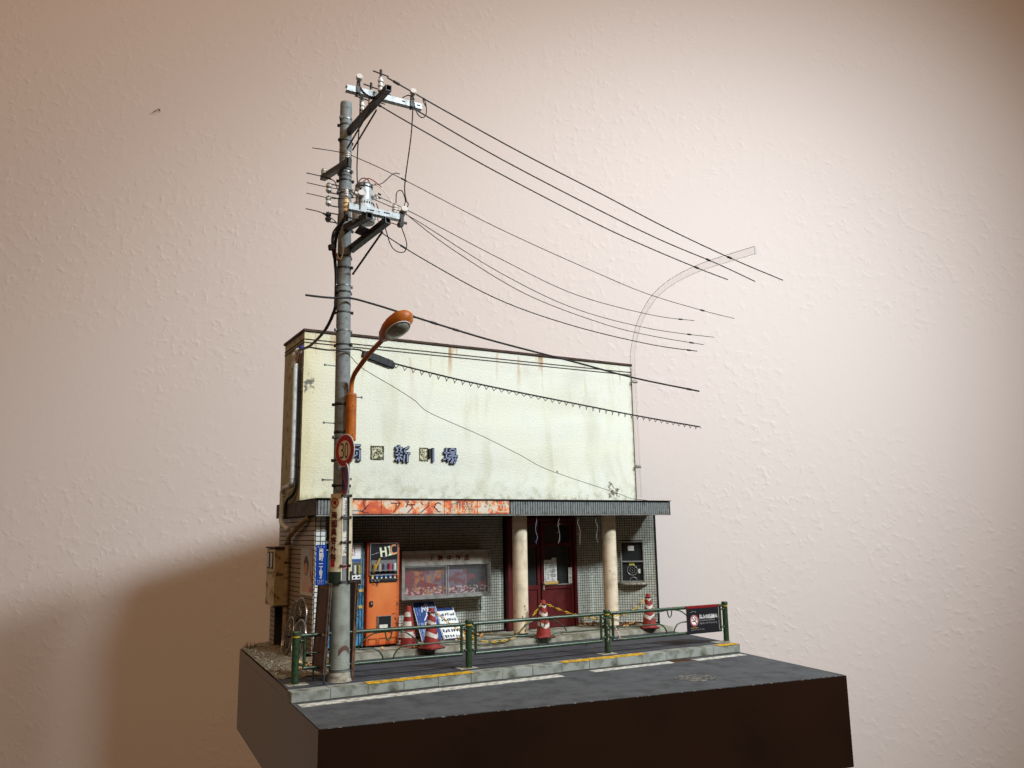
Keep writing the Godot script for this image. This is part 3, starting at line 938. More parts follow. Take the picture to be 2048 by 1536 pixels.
		if k == 1:
			b = MB.new(); b.box(Vector3(1.70, .93, z + .035), Vector3(.035, .16, .03), Basis(), .006); b.ball(Vector3(1.70, .98, z + .07), .022); put("handle", b, M.alu, dr)
			b = MB.new(); b.box(Vector3(2.05, .947, z + .03), Vector3(.66, .02, .04), Basis(), .003); put("sill", b, M.alu, dr)
	# ticket window in the slanting wall
	var p0 = curve[3]; var dd = (curve[4] - curve[3]).normalized(); var nn = dd.cross(Vector3.UP)
	if nn.z < 0: nn = -nn
	var bs = Basis(dd, Vector3.UP, nn)
	var c0 = p0 + dd * .45
	b = MB.new()
	for s in [[-.235, 0, .03, .86], [.235, 0, .03, .86]]: b.box(c0 + dd * s[0] + Vector3(0, 1.37, 0) + nn * .02, Vector3(s[2], s[3], .05), bs, .004)
	for y in [.955, 1.37, 1.785]: b.box(c0 + Vector3(0, y, 0) + nn * .02, Vector3(.44, .03, .048), bs, .004)
	var tw = put("ticket_window", b, M.alu, t)
	for y in [1.165, 1.58]:
		b = MB.new(); b.box(c0 + Vector3(0, y, 0) - nn * .004, Vector3(.44, .385, .012), bs); put("pane", b, M.dark_glass, tw)
	b = MB.new()
	var ring = []
	for i in 25: ring.append(c0 + dd * (-.01 + .105 * cos(TAU * i / 24)) + Vector3(0, 1.19 + .105 * sin(TAU * i / 24), 0) + nn * .012)
	b.tube(ring, .007, 6, false)
	for i in 9:
		var a = TAU * i / 8
		var rr = 0.0 if i == 8 else .055
		b.box(c0 + dd * (-.01 + rr * cos(a)) + Vector3(0, 1.19 + rr * sin(a), 0) + nn * .006, Vector3(.018, .018, .008), bs)
	put("speaking_hole", b, M.alu, tw)
	b = MB.new()
	ring = []
	for i in 13: ring.append(c0 + dd * (.01 + .075 * cos(PI * i / 12)) + Vector3(0, .975 + .07 * sin(PI * i / 12), 0) + nn * .008)
	b.tube(ring, .006, 6, false); put("pay_slot", b, M.alu, tw)
	b = MB.new(); b.box(c0 + dd * -.02 + Vector3(0, 1.645, 0) + nn * .006, Vector3(.13, .10, .004), bs); put("white_note", b, M.paper, tw)
	b = MB.new(); b.box(c0 + dd * -.015 + Vector3(0, 1.33, 0) + nn * .010, Vector3(.11, .10, .004), bs); put("yellow_note", b, mat(rgb(176, 170, 60), .8), tw)
	b = MB.new(); b.box(c0 + dd * .14 + Vector3(0, 1.17, 0) + nn * .006, Vector3(.045, .09, .004), bs); put("white_note", b, M.paper, tw)
	b = MB.new()
	var sh = PackedVector2Array()
	for i in 13: sh.append(Vector2(.32 * cos(PI * i / 12), -.17 * sin(PI * i / 12)))
	b.prism(sh, .035, c0 + Vector3(0, .90, 0) + nn * .002, Basis(dd, -nn, Vector3.UP))
	put("counter_shelf", b, M.scuffed, tw)
	# corroded skirting
	b = MB.new(); b.box(Vector3(-1.18, .105, -1.375), Vector3(4.0, .03, .03)); put("skirting", b, M.black, t)
	# a black streak in the tiles
	b = MB.new()
	for i in 7: b.box(Vector3(.30 + rng.randf_range(-.012, .012), .52 + i * .042, -1.377), Vector3(rng.randf_range(.012, .03), .05, .004), Basis.from_euler(Vector3(0, 0, rng.randf_range(-.4, .4))))
	put("wall_crack", b, M.black, t)

# ------------------------------------------------------------------ things under the canopy
func build_front_things():
	var b
	# poster case
	var t = thing("poster_case", Vector3(-.59, .82, -1.37), "aluminium poster showcase with sliding glass on the tiled wall", "showcase")
	var z0 = -1.36; var z1 = -1.0
	b = MB.new()
	b.box(Vector3(-.59, 1.245, z0 + .01), Vector3(1.80, .83, .02))
	b.box(Vector3(-.59, .845, (z0 + z1) / 2), Vector3(1.86, .05, z1 - z0), Basis(), .006)
	for x in [-1.50, .32]: b.box(Vector3(x, 1.265, (z0 + z1) / 2), Vector3(.04, .79, z1 - z0), Basis(), .006)
	b.box(Vector3(-.59, 1.685, (z0 + z1) / 2), Vector3(1.86, .05, z1 - z0), Basis(), .006)
	put("case_frame", b, M.alu, t)
	b = MB.new(); b.box(Vector3(-.59, 1.555, z1 - .04), Vector3(1.78, .21, .05), Basis(), .006)
	var hb = put("header_board", b, M.board_brown if false else mat(rgb(170, 160, 146), .6, "soft", .6), t)
	b = MB.new()
	var row = ["上", "映", "中", "作", "品"]
	for i in 5: glyph(b, row[i], Vector3(-.97 + i * .185, 1.61, z1 - .015), Vector3.RIGHT, Vector3.UP, .095, .015, .003)
	put("lettering", b, mat(rgb(120, 44, 30), .7), hb)
	b = MB.new(); b.box(Vector3(-.59, 1.44, z1 - .01), Vector3(1.80, .03, .03), Basis(), .004); put("top_rail", b, M.alu, t)
	for k in 2:
		var x0 = -1.48 + k * .90; var x1 = x0 + .88
		b = MB.new()
		for s in [x0 + .012, x1 - .012]: b.box(Vector3(s, 1.15, z1 - .02 - k * .012), Vector3(.024, .55, .016), Basis(), .003)
		for y in [.885, 1.415]: b.box(Vector3((x0 + x1) / 2, y, z1 - .02 - k * .012), Vector3(x1 - x0 - .05, .024, .016), Basis(), .003)
		var fr = put("sliding_sash", b, M.alu, t)
		b = MB.new(); b.box(Vector3((x0 + x1) / 2, 1.15, z1 - .02 - k * .012), Vector3(x1 - x0 - .05, .50, .005)); put("pane", b, M.glass, fr)
	for k in 4:
		var x0 = -1.47 + k * .445; var x1 = x0 + .44
		b = MB.new()
		b.quad(Vector3(x0, .875, z1 - .09), Vector3(x1, .875, z1 - .09), Vector3(x1, 1.42, z1 - .11), Vector3(x0, 1.42, z1 - .11), [Vector2(0, 1), Vector2(1, 1), Vector2(1, 0), Vector2(0, 0)])
		b.quad(Vector3(x1, .875, z1 - .093), Vector3(x0, .875, z1 - .093), Vector3(x0, 1.42, z1 - .113), Vector3(x1, 1.42, z1 - .113))
		put("film_poster", b, M["poster%d" % k], t, ["pink and purple film poster", "dark film poster with a yellow figure", "red and ochre film poster", "grey and crimson film poster"][k])
	# orange vending machine
	var w = .61; var h = 1.77
	t = thing("vending_machine", Vector3(-2.035, .09, -.9), "rusty orange drinks vending machine with black display and lettering", "vending machine", "vending machines under the canopy")
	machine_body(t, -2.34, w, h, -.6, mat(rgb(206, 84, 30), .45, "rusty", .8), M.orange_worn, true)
	var mx = -2.34; var y0 = .10; var zf = -.585
	b = MB.new(); b.box(Vector3(mx + .305, 1.585, zf), Vector3(.50, .53, .012), Basis(), .003); var dis = put("display_panel", b, M.machine_dark, t)
	b = MB.new()
	for s in [[-.256, 0, .014, .55], [.256, 0, .014, .55]]: b.box(Vector3(mx + .305 + s[0], 1.585, zf + .008), Vector3(s[2], s[3], .014))
	for y in [1.315, 1.86]: b.box(Vector3(mx + .305, y, zf + .008), Vector3(.50, .014, .014))
	put("display_frame", b, M.alu, dis)
	var tilt = Basis.from_euler(Vector3(0, 0, .14))
	words("HI", .165, Vector3(mx + .335, 1.715, zf + .010), tilt, mat(rgb(222, 224, 190), .6), dis, "lettering", 0, true)
	words("C", .175, Vector3(mx + .475, 1.742, zf + .010), tilt, mat(rgb(226, 158, 110), .6), dis, "lettering", 0, true)
	b = MB.new(); b.ball(Vector3(mx + .415, 1.735, zf + .01), .014); b.bar(Vector3(mx + .06, 1.66, zf + .008), Vector3(mx + .20, 1.70, zf + .008), .003, .008, Vector3.BACK); b.bar(Vector3(mx + .30, 1.62, zf + .008), Vector3(mx + .5, 1.665, zf + .008), .003, .008, Vector3.BACK); put("lettering", b, M.white, dis)
	b = MB.new(); b.box(Vector3(mx + .305, 1.47, zf + .009), Vector3(.47, .20, .004)); var shf = put("sample_shelf", b, mat(rgb(110, 108, 106), .6), dis)
	var cans = [rgb(150, 120, 50), rgb(170, 160, 150), rgb(96, 100, 120), rgb(170, 60, 90), rgb(200, 200, 196)]
	for i in 5:
		b = MB.new(); b.lathe([Vector2(.0, 1.375), Vector2(.03, 1.375), Vector2(.03, 1.49 + .02 * (i % 2)), Vector2(.024, 1.51), Vector2(0, 1.51)], Vector3(mx + .12 + i * .095, 0, zf + .026), Basis(), 12)
		put("drink_can", b, mat(cans[i], .35), dis)
	b = MB.new(); b.bar(Vector3(mx + .10, 1.36, zf + .035), Vector3(mx + .22, 1.60, zf + .035), .035, .008, Vector3.BACK); put("yellow_tape", b, mat(rgb(176, 140, 50), .7), dis)
	b = MB.new(); b.box(Vector3(mx + .305, 1.395, zf + .052), Vector3(.47, .012, .02)); put("shelf_lip", b, M.alu, dis)
	b = MB.new(); b.box(Vector3(mx + .305, 1.255, zf), Vector3(.505, .125, .016), Basis(), .003); var bp = put("button_panel", b, M.black, t)
	var bc = [rgb(190, 160, 60), rgb(60, 110, 170), rgb(60, 100, 170), rgb(60, 100, 170), rgb(60, 110, 180), rgb(190, 60, 60)]
	for i in 6:
		b = MB.new(); b.box(Vector3(mx + .095 + i * .083, 1.292, zf + .012), Vector3(.038, .03, .014), Basis(), .002); put("button", b, mat(bc[i], .4), bp)
		b = MB.new(); b.box(Vector3(mx + .095 + i * .083, 1.265, zf + .012), Vector3(.030, .022, .014), Basis(), .002); put("price_tag", b, M.white, bp)
	b = MB.new(); b.box(Vector3(mx + .305, 1.24, zf + .009), Vector3(.50, .004, .004)); b.ball(Vector3(mx + .085, 1.215, zf + .012), .012); b.box(Vector3(mx + .15, 1.217, zf + .010), Vector3(.03, .014, .006)); b.box(Vector3(mx + .21, 1.218, zf + .010), Vector3(.035, .016, .006)); put("coin_slot", b, M.alu, bp)
	b = MB.new(); b.box(Vector3(mx + .085, .83, zf), Vector3(.06, .09, .02), Basis(), .004); var lk = put("lock", b, M.machine_dark, t)
	b = MB.new(); b.box(Vector3(mx + .085, .835, zf + .012), Vector3(.028, .035, .012), Basis(), .004); put("lock_barrel", b, M.alu, lk)
	b = MB.new(); b.box(Vector3(mx + .33, .475, zf - .004), Vector3(.235, .26, .01)); var pk = put("delivery_bin", b, M.black, t)
	b = MB.new()
	for s in [[-.122, 0, .016, .27], [.122, 0, .016, .27]]: b.box(Vector3(mx + .33 + s[0], .475, zf + .004), Vector3(s[2], s[3], .02))
	b.box(Vector3(mx + .33, .613, zf + .004), Vector3(.262, .012, .02))
	put("bin_frame", b, M.alu, pk)
	b = MB.new(); b.box(Vector3(mx + .315, .42, zf + .004), Vector3(.15, .13, .004), Basis.from_euler(Vector3(-.1, 0, 0))); put("paper_sheet", b, M.paper, pk)
	for i in 3:
		b = MB.new()
		var cxx = mx + .115 + i * .19; var cyy = .19
		for s in [[0, .055, .15, .006], [0, -.055, .15, .006]]: b.box(Vector3(cxx + s[0], cyy + s[1], zf + .003), Vector3(s[2], s[3], .008))
		for s in [-.075, .075]: b.box(Vector3(cxx + s, cyy, zf + .003), Vector3(.006, .116, .008))
		put("pressed_panel", b, mat(rgb(120, 40, 22), .5), t)
	# blue vending machine
	t = thing("vending_machine", Vector3(-2.70, .09, -1.0), "worn light blue drinks vending machine half hidden by the pole", "vending machine", "vending machines under the canopy")
	mx = -3.02; zf = -.69
	machine_body(t, mx, .665, 1.77, -.7, M.blue_machine, M.blue_machine, false)
	b = MB.new(); b.box(Vector3(mx + .325, 1.53, zf + .004), Vector3(.545, .62, .02), Basis(), .004); dis = put("display_panel", b, M.white, t)
	b = MB.new()
	for s in [-.28, .28]: b.box(Vector3(mx + .325 + s, 1.51, zf + .012), Vector3(.016, .70, .03), Basis(), .003)
	for y in [1.16, 1.86]: b.box(Vector3(mx + .325, y, zf + .012), Vector3(.58, .018, .03), Basis(), .003)
	put("display_frame", b, M.alu, dis)
	words("Sunkist", .095, Vector3(mx + .50, 1.755, zf + .016), Basis(), mat(rgb(186, 50, 46), .6), dis, "lettering", 2)
	words("DRINKS", .042, Vector3(mx + .49, 1.675, zf + .016), Basis(), mat(rgb(186, 60, 56), .6), dis, "lettering", 2)
	b = MB.new(); b.box(Vector3(mx + .325, 1.575, zf + .016), Vector3(.53, .05, .006)); put("blue_stripe", b, mat(rgb(50, 86, 140), .5), dis)
	b = MB.new(); b.box(Vector3(mx + .325, 1.44, zf + .015), Vector3(.53, .21, .006)); put("sample_window", b, mat(rgb(84, 88, 82), .4), dis)
	for i in 7:
		b = MB.new(); b.lathe([Vector2(0, 1.35), Vector2(.025, 1.35), Vector2(.025, 1.47), Vector2(.02, 1.49), Vector2(0, 1.49)], Vector3(mx + .09 + i * .078, 0, zf + .032), Basis(), 10)
		put("drink_can", b, mat([rgb(160, 150, 70), rgb(214, 214, 214), rgb(206, 206, 200)][i % 3], .35), dis)
		b = MB.new(); b.box(Vector3(mx + .09 + i * .078, 1.285, zf + .018), Vector3(.035, .024, .012)); put("button", b, M.machine_dark, dis)
	b = MB.new(); b.box(Vector3(mx + .325, 1.215, zf + .016), Vector3(.53, .07, .006)); put("coin_panel", b, M.machine_dark, dis)
	for y in [1.06, .78]:
		b = MB.new(); b.box(Vector3(mx + .615, y, zf + .006), Vector3(.09, .05, .006), Basis.from_euler(Vector3(0, 0, rng.randf_range(-.1, .1)))); put("yellow_tape", b, mat(rgb(186, 160, 90), .8), t)
	b = MB.new(); b.box(Vector3(mx + .33, .63, zf + .003), Vector3(.55, .014, .008)); b.box(Vector3(mx + .585, .64, zf + .003), Vector3(.010, 1.0, .008)); put("door_seam", b, mat(rgb(60, 80, 96), .7), t)
	b = MB.new()
	for s in [[0, .08, .1, .008], [0, -.08, .1, .008], [-.05, 0, .008, .16], [.05, 0, .008, .16]]: b.box(Vector3(mx + .50 + s[0], .30 + s[1], zf + .003), Vector3(s[2], s[3], .008))
	put("pressed_panel", b, M.blue_light, t)
	b = MB.new(); b.box(Vector3(mx + .648, .98, zf + .002), Vector3(.03, 1.72, .012), Basis(), .003); put("edge_strip", b, M.blue_light, t)
	# cones
	build_cones()
	# leaning boards
	t = thing("sign_board", Vector3(-1.0, .09, -.85), "blue leaning board with white characters behind the striped cones", "sign board")
	var o = Vector3(-1.205, .095, -.80); var uy = Vector3(.0, .64, -.47).normalized(); var ux = Vector3(1, .02, 0).normalized(); var nn = ux.cross(uy)
	board(t, o, ux, uy, .455, .80, M.blue_board, M.sign_back)
	b = MB.new()
	for q in [["成", .15, .75], ["人", .15, .575], ["向", .15, .40]]: glyph(b, q[0], o + ux * q[1] + uy * q[2] + nn * .013, ux, uy, .155, .019, .003)
	put("lettering", b, M.white, t)
	b = MB.new()
	for q in [["新", .065, .37], ["国", .065, .27], ["劇", .065, .17], ["新", .335, .74], ["劇", .335, .62], ["場", .335, .50]]: glyph(b, q[0], o + ux * q[1] + uy * q[2] + nn * .013, ux, uy, .082, .014, .003)
	for xx in [.035, .165, .325, .43]: rise(b, o + ux * xx + uy * .04 + nn * .013, o + ux * xx + uy * (.38 if xx < .3 else .75) + nn * .013, ux * .004, nn * .003)
	for i in 6: scribble(b, o + ux * .085 + uy * (.73 - i * .036) + nn * .013, ux, uy, .035, .03, .003); scribble(b, o + ux * .035 + uy * (.73 - i * .036) + nn * .013, ux, uy, .03, .03, .003)
	put("lettering", b, mat(rgb(138, 156, 196), .6), t)
	t = thing("sign_board", Vector3(-.55, .09, -.8), "white handwritten board in a blue frame leaning right of the cones", "sign board")
	o = Vector3(-.795, .095, -.74); uy = Vector3(0, .53, -.54).normalized(); ux = Vector3(1, .02, 0).normalized(); nn = ux.cross(uy)
	board(t, o, ux, uy, .43, .74, mat(rgb(40, 58, 120), .5, "grime", .4), M.sign_back)
	b = MB.new()
	b.quad(o + ux * .022 + nn * .014 + uy * .02, o + ux * .418 + nn * .014 + uy * .02, o + ux * .415 + uy * .655 + nn * .02, o + ux * .018 + uy * .66 + nn * .016); put("paper_sheet", b, M.white, t)
	for colr in 3:
		b = MB.new()
		for j in 5:
			for i in 7:
				if (i * 3 + j * 2) % 3 == colr: scribble(b, o + ux * (.04 + i * .053) + uy * (.60 - j * .125) + nn * .021, ux, uy, .04, .065, .003); scribble(b, o + ux * (.04 + i * .053) + uy * (.60 - j * .125) + nn * .021, ux, uy, .04, .065, .003)
		put("handwriting", b, mat([rgb(30, 46, 90), rgb(190, 50, 66), rgb(60, 100, 120)][colr], .8), t)
	# door papers
	t = thing("paper_notice", Vector3(1.86, .96, -1.26), "curled paper notice with lines of writing taped inside the door", "notice")
	b = MB.new()
	var N = 8
	for i in N:
		var x0 = 1.715 + i * .30 / N; var x1 = 1.715 + (i + 1) * .30 / N
		var k0 = .01 * sin(i * 1.1); var k1 = .01 * sin((i + 1) * 1.1)
		var top0 = 1.45 + (.04 if i > 4 else 0.0); var bot = .985 + .012 * sin(i * 2.0)
		b.quad(Vector3(x0, bot, -1.255 + k0), Vector3(x1, bot, -1.255 + k1), Vector3(x1, top0, -1.262 + k1), Vector3(x0, top0, -1.262 + k0))
	put("paper_sheet", b, M.paper, t)
	b = MB.new()
	for i in 9: for j in 9:
		scribble(b, Vector3(1.735 + i * .03, 1.40 - j * .045, -1.243), Vector3.RIGHT, Vector3.UP, .016, .04, .002)
	put("handwriting", b, M.ink, t)
	b = MB.new(); b.box(Vector3(1.86, .985, -1.235), Vector3(.34, .055, .03), Basis.from_euler(Vector3(.2, 0, .02)), .006); put("cardboard_strip", b, M.card, t)
	t = thing("door_label", Vector3(2.355, 1.1, -1.268), "narrow white label with vertical writing on the door glass", "label")
	b = MB.new(); b.box(Vector3(2.355, 1.12, -1.268), Vector3(.085, .32, .004)); put("label_plate", b, M.paper, t)
	b = MB.new()
	for j in 7: scribble(b, Vector3(2.335, 1.265 - j * .042, -1.266), Vector3.RIGHT, Vector3.UP, .04, .036, .002)
	put("handwriting", b, M.ink, t)
	# garlands under the canopy
	var gl = [[.79, .50, rgb(60, 90, 160), "blue and violet tinsel strand hanging left of the door glass", .5], [1.30, .53, rgb(190, 188, 180), "plain silver strand hanging at the middle of the door", .1], [1.75, .56, rgb(186, 74, 60), "red and blue tinsel strand hanging at the door's right edge", .35], [2.19, .53, rgb(150, 146, 90), "thin yellowish strand hanging by the right column", .2]]
	for k in 4:
		var g = gl[k]
		var base = Vector3(g[0], 2.33 - g[1], -.03)
		t = thing("tinsel_strand", base, g[3], "garland", "tinsel strands under the canopy edge")
		b = MB.new()
		var pts = []
		for i in 12: pts.append(Vector3(g[0] + .02 * sin(i * .9 + k) + .004 * i * (1 if k == 2 else 0), 2.325 - g[1] * i / 11.0, -.03 + .01 * cos(i * 1.3)))
		b.tube(pts, .004, 5); put("string", b, mat(rgb(150, 140, 140), .5), t)
		b = MB.new()
		for i in int(70 * g[4]) + 8:
			var p = pts[0].lerp(pts[11], .25 + .75 * rng.randf()) if rng.randf() < .8 else pts[rng.randi() % 12]
			b.col = g[2].srgb_to_linear().lerp(Color(.3, .12, .2) if rng.randf() < .3 else Color(.1, .2, .3), rng.randf() * .7)
			var d = Vector3(rng.randfn(), rng.randfn(), rng.randfn()).normalized() * rng.randf_range(.015, .05)
			var e = Vector3(rng.randfn(), rng.randfn(), rng.randfn()).normalized() * .012
			b.tri(p, p + d, p + d + e); b.tri(p + d + e, p + d, p)
		put("tinsel", b, M.vertex, t)

func machine_body(t, x0, w, h, zf, body, front, worn):
	var b = MB.new()
	var zb = -1.33
	b.box(Vector3(x0 + w / 2, .10 + h / 2 + .02, (zf + zb) / 2 - .02), Vector3(w, h, zf - zb - .04), Basis(), .012)
	put("cabinet", b, body, t)
	b = MB.new(); b.box(Vector3(x0 + w / 2, .105, (zf + zb) / 2), Vector3(w - .06, .03, zf - zb - .1)); put("plinth", b, M.black, t)
	b = MB.new()
	if worn:
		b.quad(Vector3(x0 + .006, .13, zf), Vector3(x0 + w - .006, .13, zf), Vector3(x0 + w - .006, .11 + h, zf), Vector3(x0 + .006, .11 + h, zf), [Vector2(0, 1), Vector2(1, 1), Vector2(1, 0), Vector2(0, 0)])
		for s in [[Vector3(x0 + .006, .13, zf), Vector3(x0 + .006, .11 + h, zf)], [Vector3(x0 + w - .006, .11 + h, zf), Vector3(x0 + w - .006, .13, zf)], [Vector3(x0 + .006, .11 + h, zf), Vector3(x0 + w - .006, .11 + h, zf)]]:
			b.quad(s[0], s[1], s[1] - Vector3(0, 0, .04), s[0] - Vector3(0, 0, .04), [Vector2(0, 0), Vector2(0, .02), Vector2(.02, .02), Vector2(.02, 0)])
	else:
		b.box(Vector3(x0 + w / 2, .12 + h / 2, zf - .018), Vector3(w - .012, h - .02, .036), Basis(), .008)
	put("front_door", b, front, t)

func board(t, o, ux, uy, w, h, m, edge_m):
	var nn = ux.cross(uy)
	var b = MB.new()
	b.box(o + ux * w / 2 + uy * h / 2, Vector3(w, h, .024), Basis(ux, uy, nn), .004)
	put("board_face", b, m, t)
	b = MB.new()
	for s in [.006, w - .006]: b.box(o + ux * s + uy * h / 2 + nn * .004, Vector3(.012, h, .024), Basis(ux, uy, nn), .002)
	put("board_frame", b, edge_m, t)

func build_cones():
	var t = thing("traffic_cone", Vector3.ZERO, "red traffic cone with white chevrons in front of the blue board", "traffic cone", "red and white traffic cones")
	var b = MB.new()
	b.box(Vector3(0, .022, 0), Vector3(.35, .034, .35), Basis(), .014); put("cone_base", b, M.cone_base, t)
	b = MB.new(); b.lathe([Vector2(.145, .036), Vector2(.135, .06), Vector2(.047, .66), Vector2(.04, .675), Vector2(.0, .675)], Vector3.ZERO, Basis(), 28); var body = put("cone_body", b, M.cone_red, t)
	var rad = func(y): return lerpf(.135, .047, (y - .06) / .6) + .0022
	for s in [[.17, .12], [.37, .10], [.53, .07]]:
		b = MB.new()
		var n = 24
		for i in n:
			var a0 = TAU * i / n; var a1 = TAU * (i + 1) / n
			# facing +z: lowest point at the middle
			var z0 = absf(wrapf(a0, -PI, PI)); var z1 = absf(wrapf(a1, -PI, PI))
			var l0 = s[0] + minf(z0, 1.2) * .045; var l1 = s[0] + minf(z1, 1.2) * .045
			var P = func(a, y): return Vector3(sin(a) * rad.call(y), y, cos(a) * rad.call(y))
			b.quad(P.call(a0, l0), P.call(a1, l1), P.call(a1, l1 + s[1] * .6), P.call(a0, l0 + s[1] * .6))
		put("white_band", b, M.cone_white, body)
	b = MB.new(); b.lathe([Vector2(.05, .585), Vector2(.066, .59), Vector2(.066, .605), Vector2(.05, .61)], Vector3.ZERO, Basis(), 16); put("chain_ring", b, M.rubber, t)
	t.position = Vector3(-1.44, .09, .13) * U
	t.rotation.y = .35
	copy(t, Vector3(.90, .09, -.02), -.15, "red traffic cone with white chevrons standing before the red door")
	copy(t, Vector3(3.40, .09, -.03), -.5, "red traffic cone standing below the ticket window at the right")
	copy(t, Vector3(2.98, .09, -.72), -.9, "red traffic cone almost hidden behind the right cream column")
	# a plain striped one, pushed against the machine
	t = thing("traffic_cone", Vector3(-1.60, .09, -.48), "red traffic cone with level white stripes right of the orange machine", "traffic cone", "red and white traffic cones")
	var o = Vector3(-1.60, .09, -.48)
	b = MB.new(); b.lathe([Vector2(.16, .0), Vector2(.145, .03), Vector2(.045, .66), Vector2(.038, .675), Vector2(0, .675)], o, Basis(), 28); body = put("cone_body", b, M.cone_red, t)
	for s in [[.15, .10], [.33, .09], [.50, .08]]:
		b = MB.new()
		var r0 = lerpf(.145, .045, (s[0] - .03) / .63) + .002; var r1 = lerpf(.145, .045, (s[0] + s[1] - .03) / .63) + .002
		b.lathe([Vector2(r0, s[0]), Vector2(r1, s[0] + s[1])], o, Basis.from_euler(Vector3(0, 0, .02)), 28); put("white_band", b, M.cone_white, body)
	# chains of yellow and black links
	chain("yellow and black plastic chain sagging between the left cones and the door cone", [Vector3(-1.38, .69, .16), Vector3(-.9, .36, .12), Vector3(-.45, .14, .1), Vector3(0.1, .12, .05), Vector3(.42, .28, .02), Vector3(.84, .69, 0)])
	chain("yellow and black plastic chain sagging from the door cone towards the right column", [Vector3(.97, .69, 0), Vector3(1.5, .49, -.02), Vector3(2.1, .36, -.05), Vector3(2.62, .37, -.2)])
	chain("yellow and black plastic chain rising from the right column to the rightmost cone", [Vector3(2.66, .36, -.28), Vector3(2.85, .37, -.2), Vector3(3.1, .47, -.12), Vector3(3.36, .68, -.05)])

func smooth_path(p, n):
	var c = Curve3D.new()
	c.bake_interval = 0.02
	for i in p.size():
		var d = (p[mini(i + 1, p.size() - 1)] - p[maxi(i - 1, 0)]) / 6.0
		c.add_point(p[i], -d, d)
	var L = c.get_baked_length()
	var out = []
	for i in n + 1: out.append(c.sample_baked(L * i / n, true))
	return out

func chain(label, path):
	var t = thing("plastic_chain", path[0], label, "chain", "yellow and black chains between the cones")
	var c = smooth_path(path, 2)
	var L = 0.0
	for i in path.size() - 1: L += path[i].distance_to(path[i + 1])
	var n = int(L / .052)
	var pts = smooth_path(path, n)
	for k in 2:
		var b = MB.new()
		for i in n:
			if (i % 4 < 3) != (k == 0): continue
			var m = (pts[i] + pts[i + 1]) / 2
			var d = (pts[i + 1] - pts[i]).normalized()
			var side = d.cross(Vector3.UP).normalized()
			if i % 2: side = d.cross(side).normalized()
			var ring = []
			for q in 9: ring.append(m + d * (.034 * cos(TAU * q / 8)) + side * (.018 * sin(TAU * q / 8)))
			b.tube(ring, .006, 5, false)
		put("yellow_links" if k == 0 else "black_links", b, M.chain_y if k == 0 else M.chain_k, t)

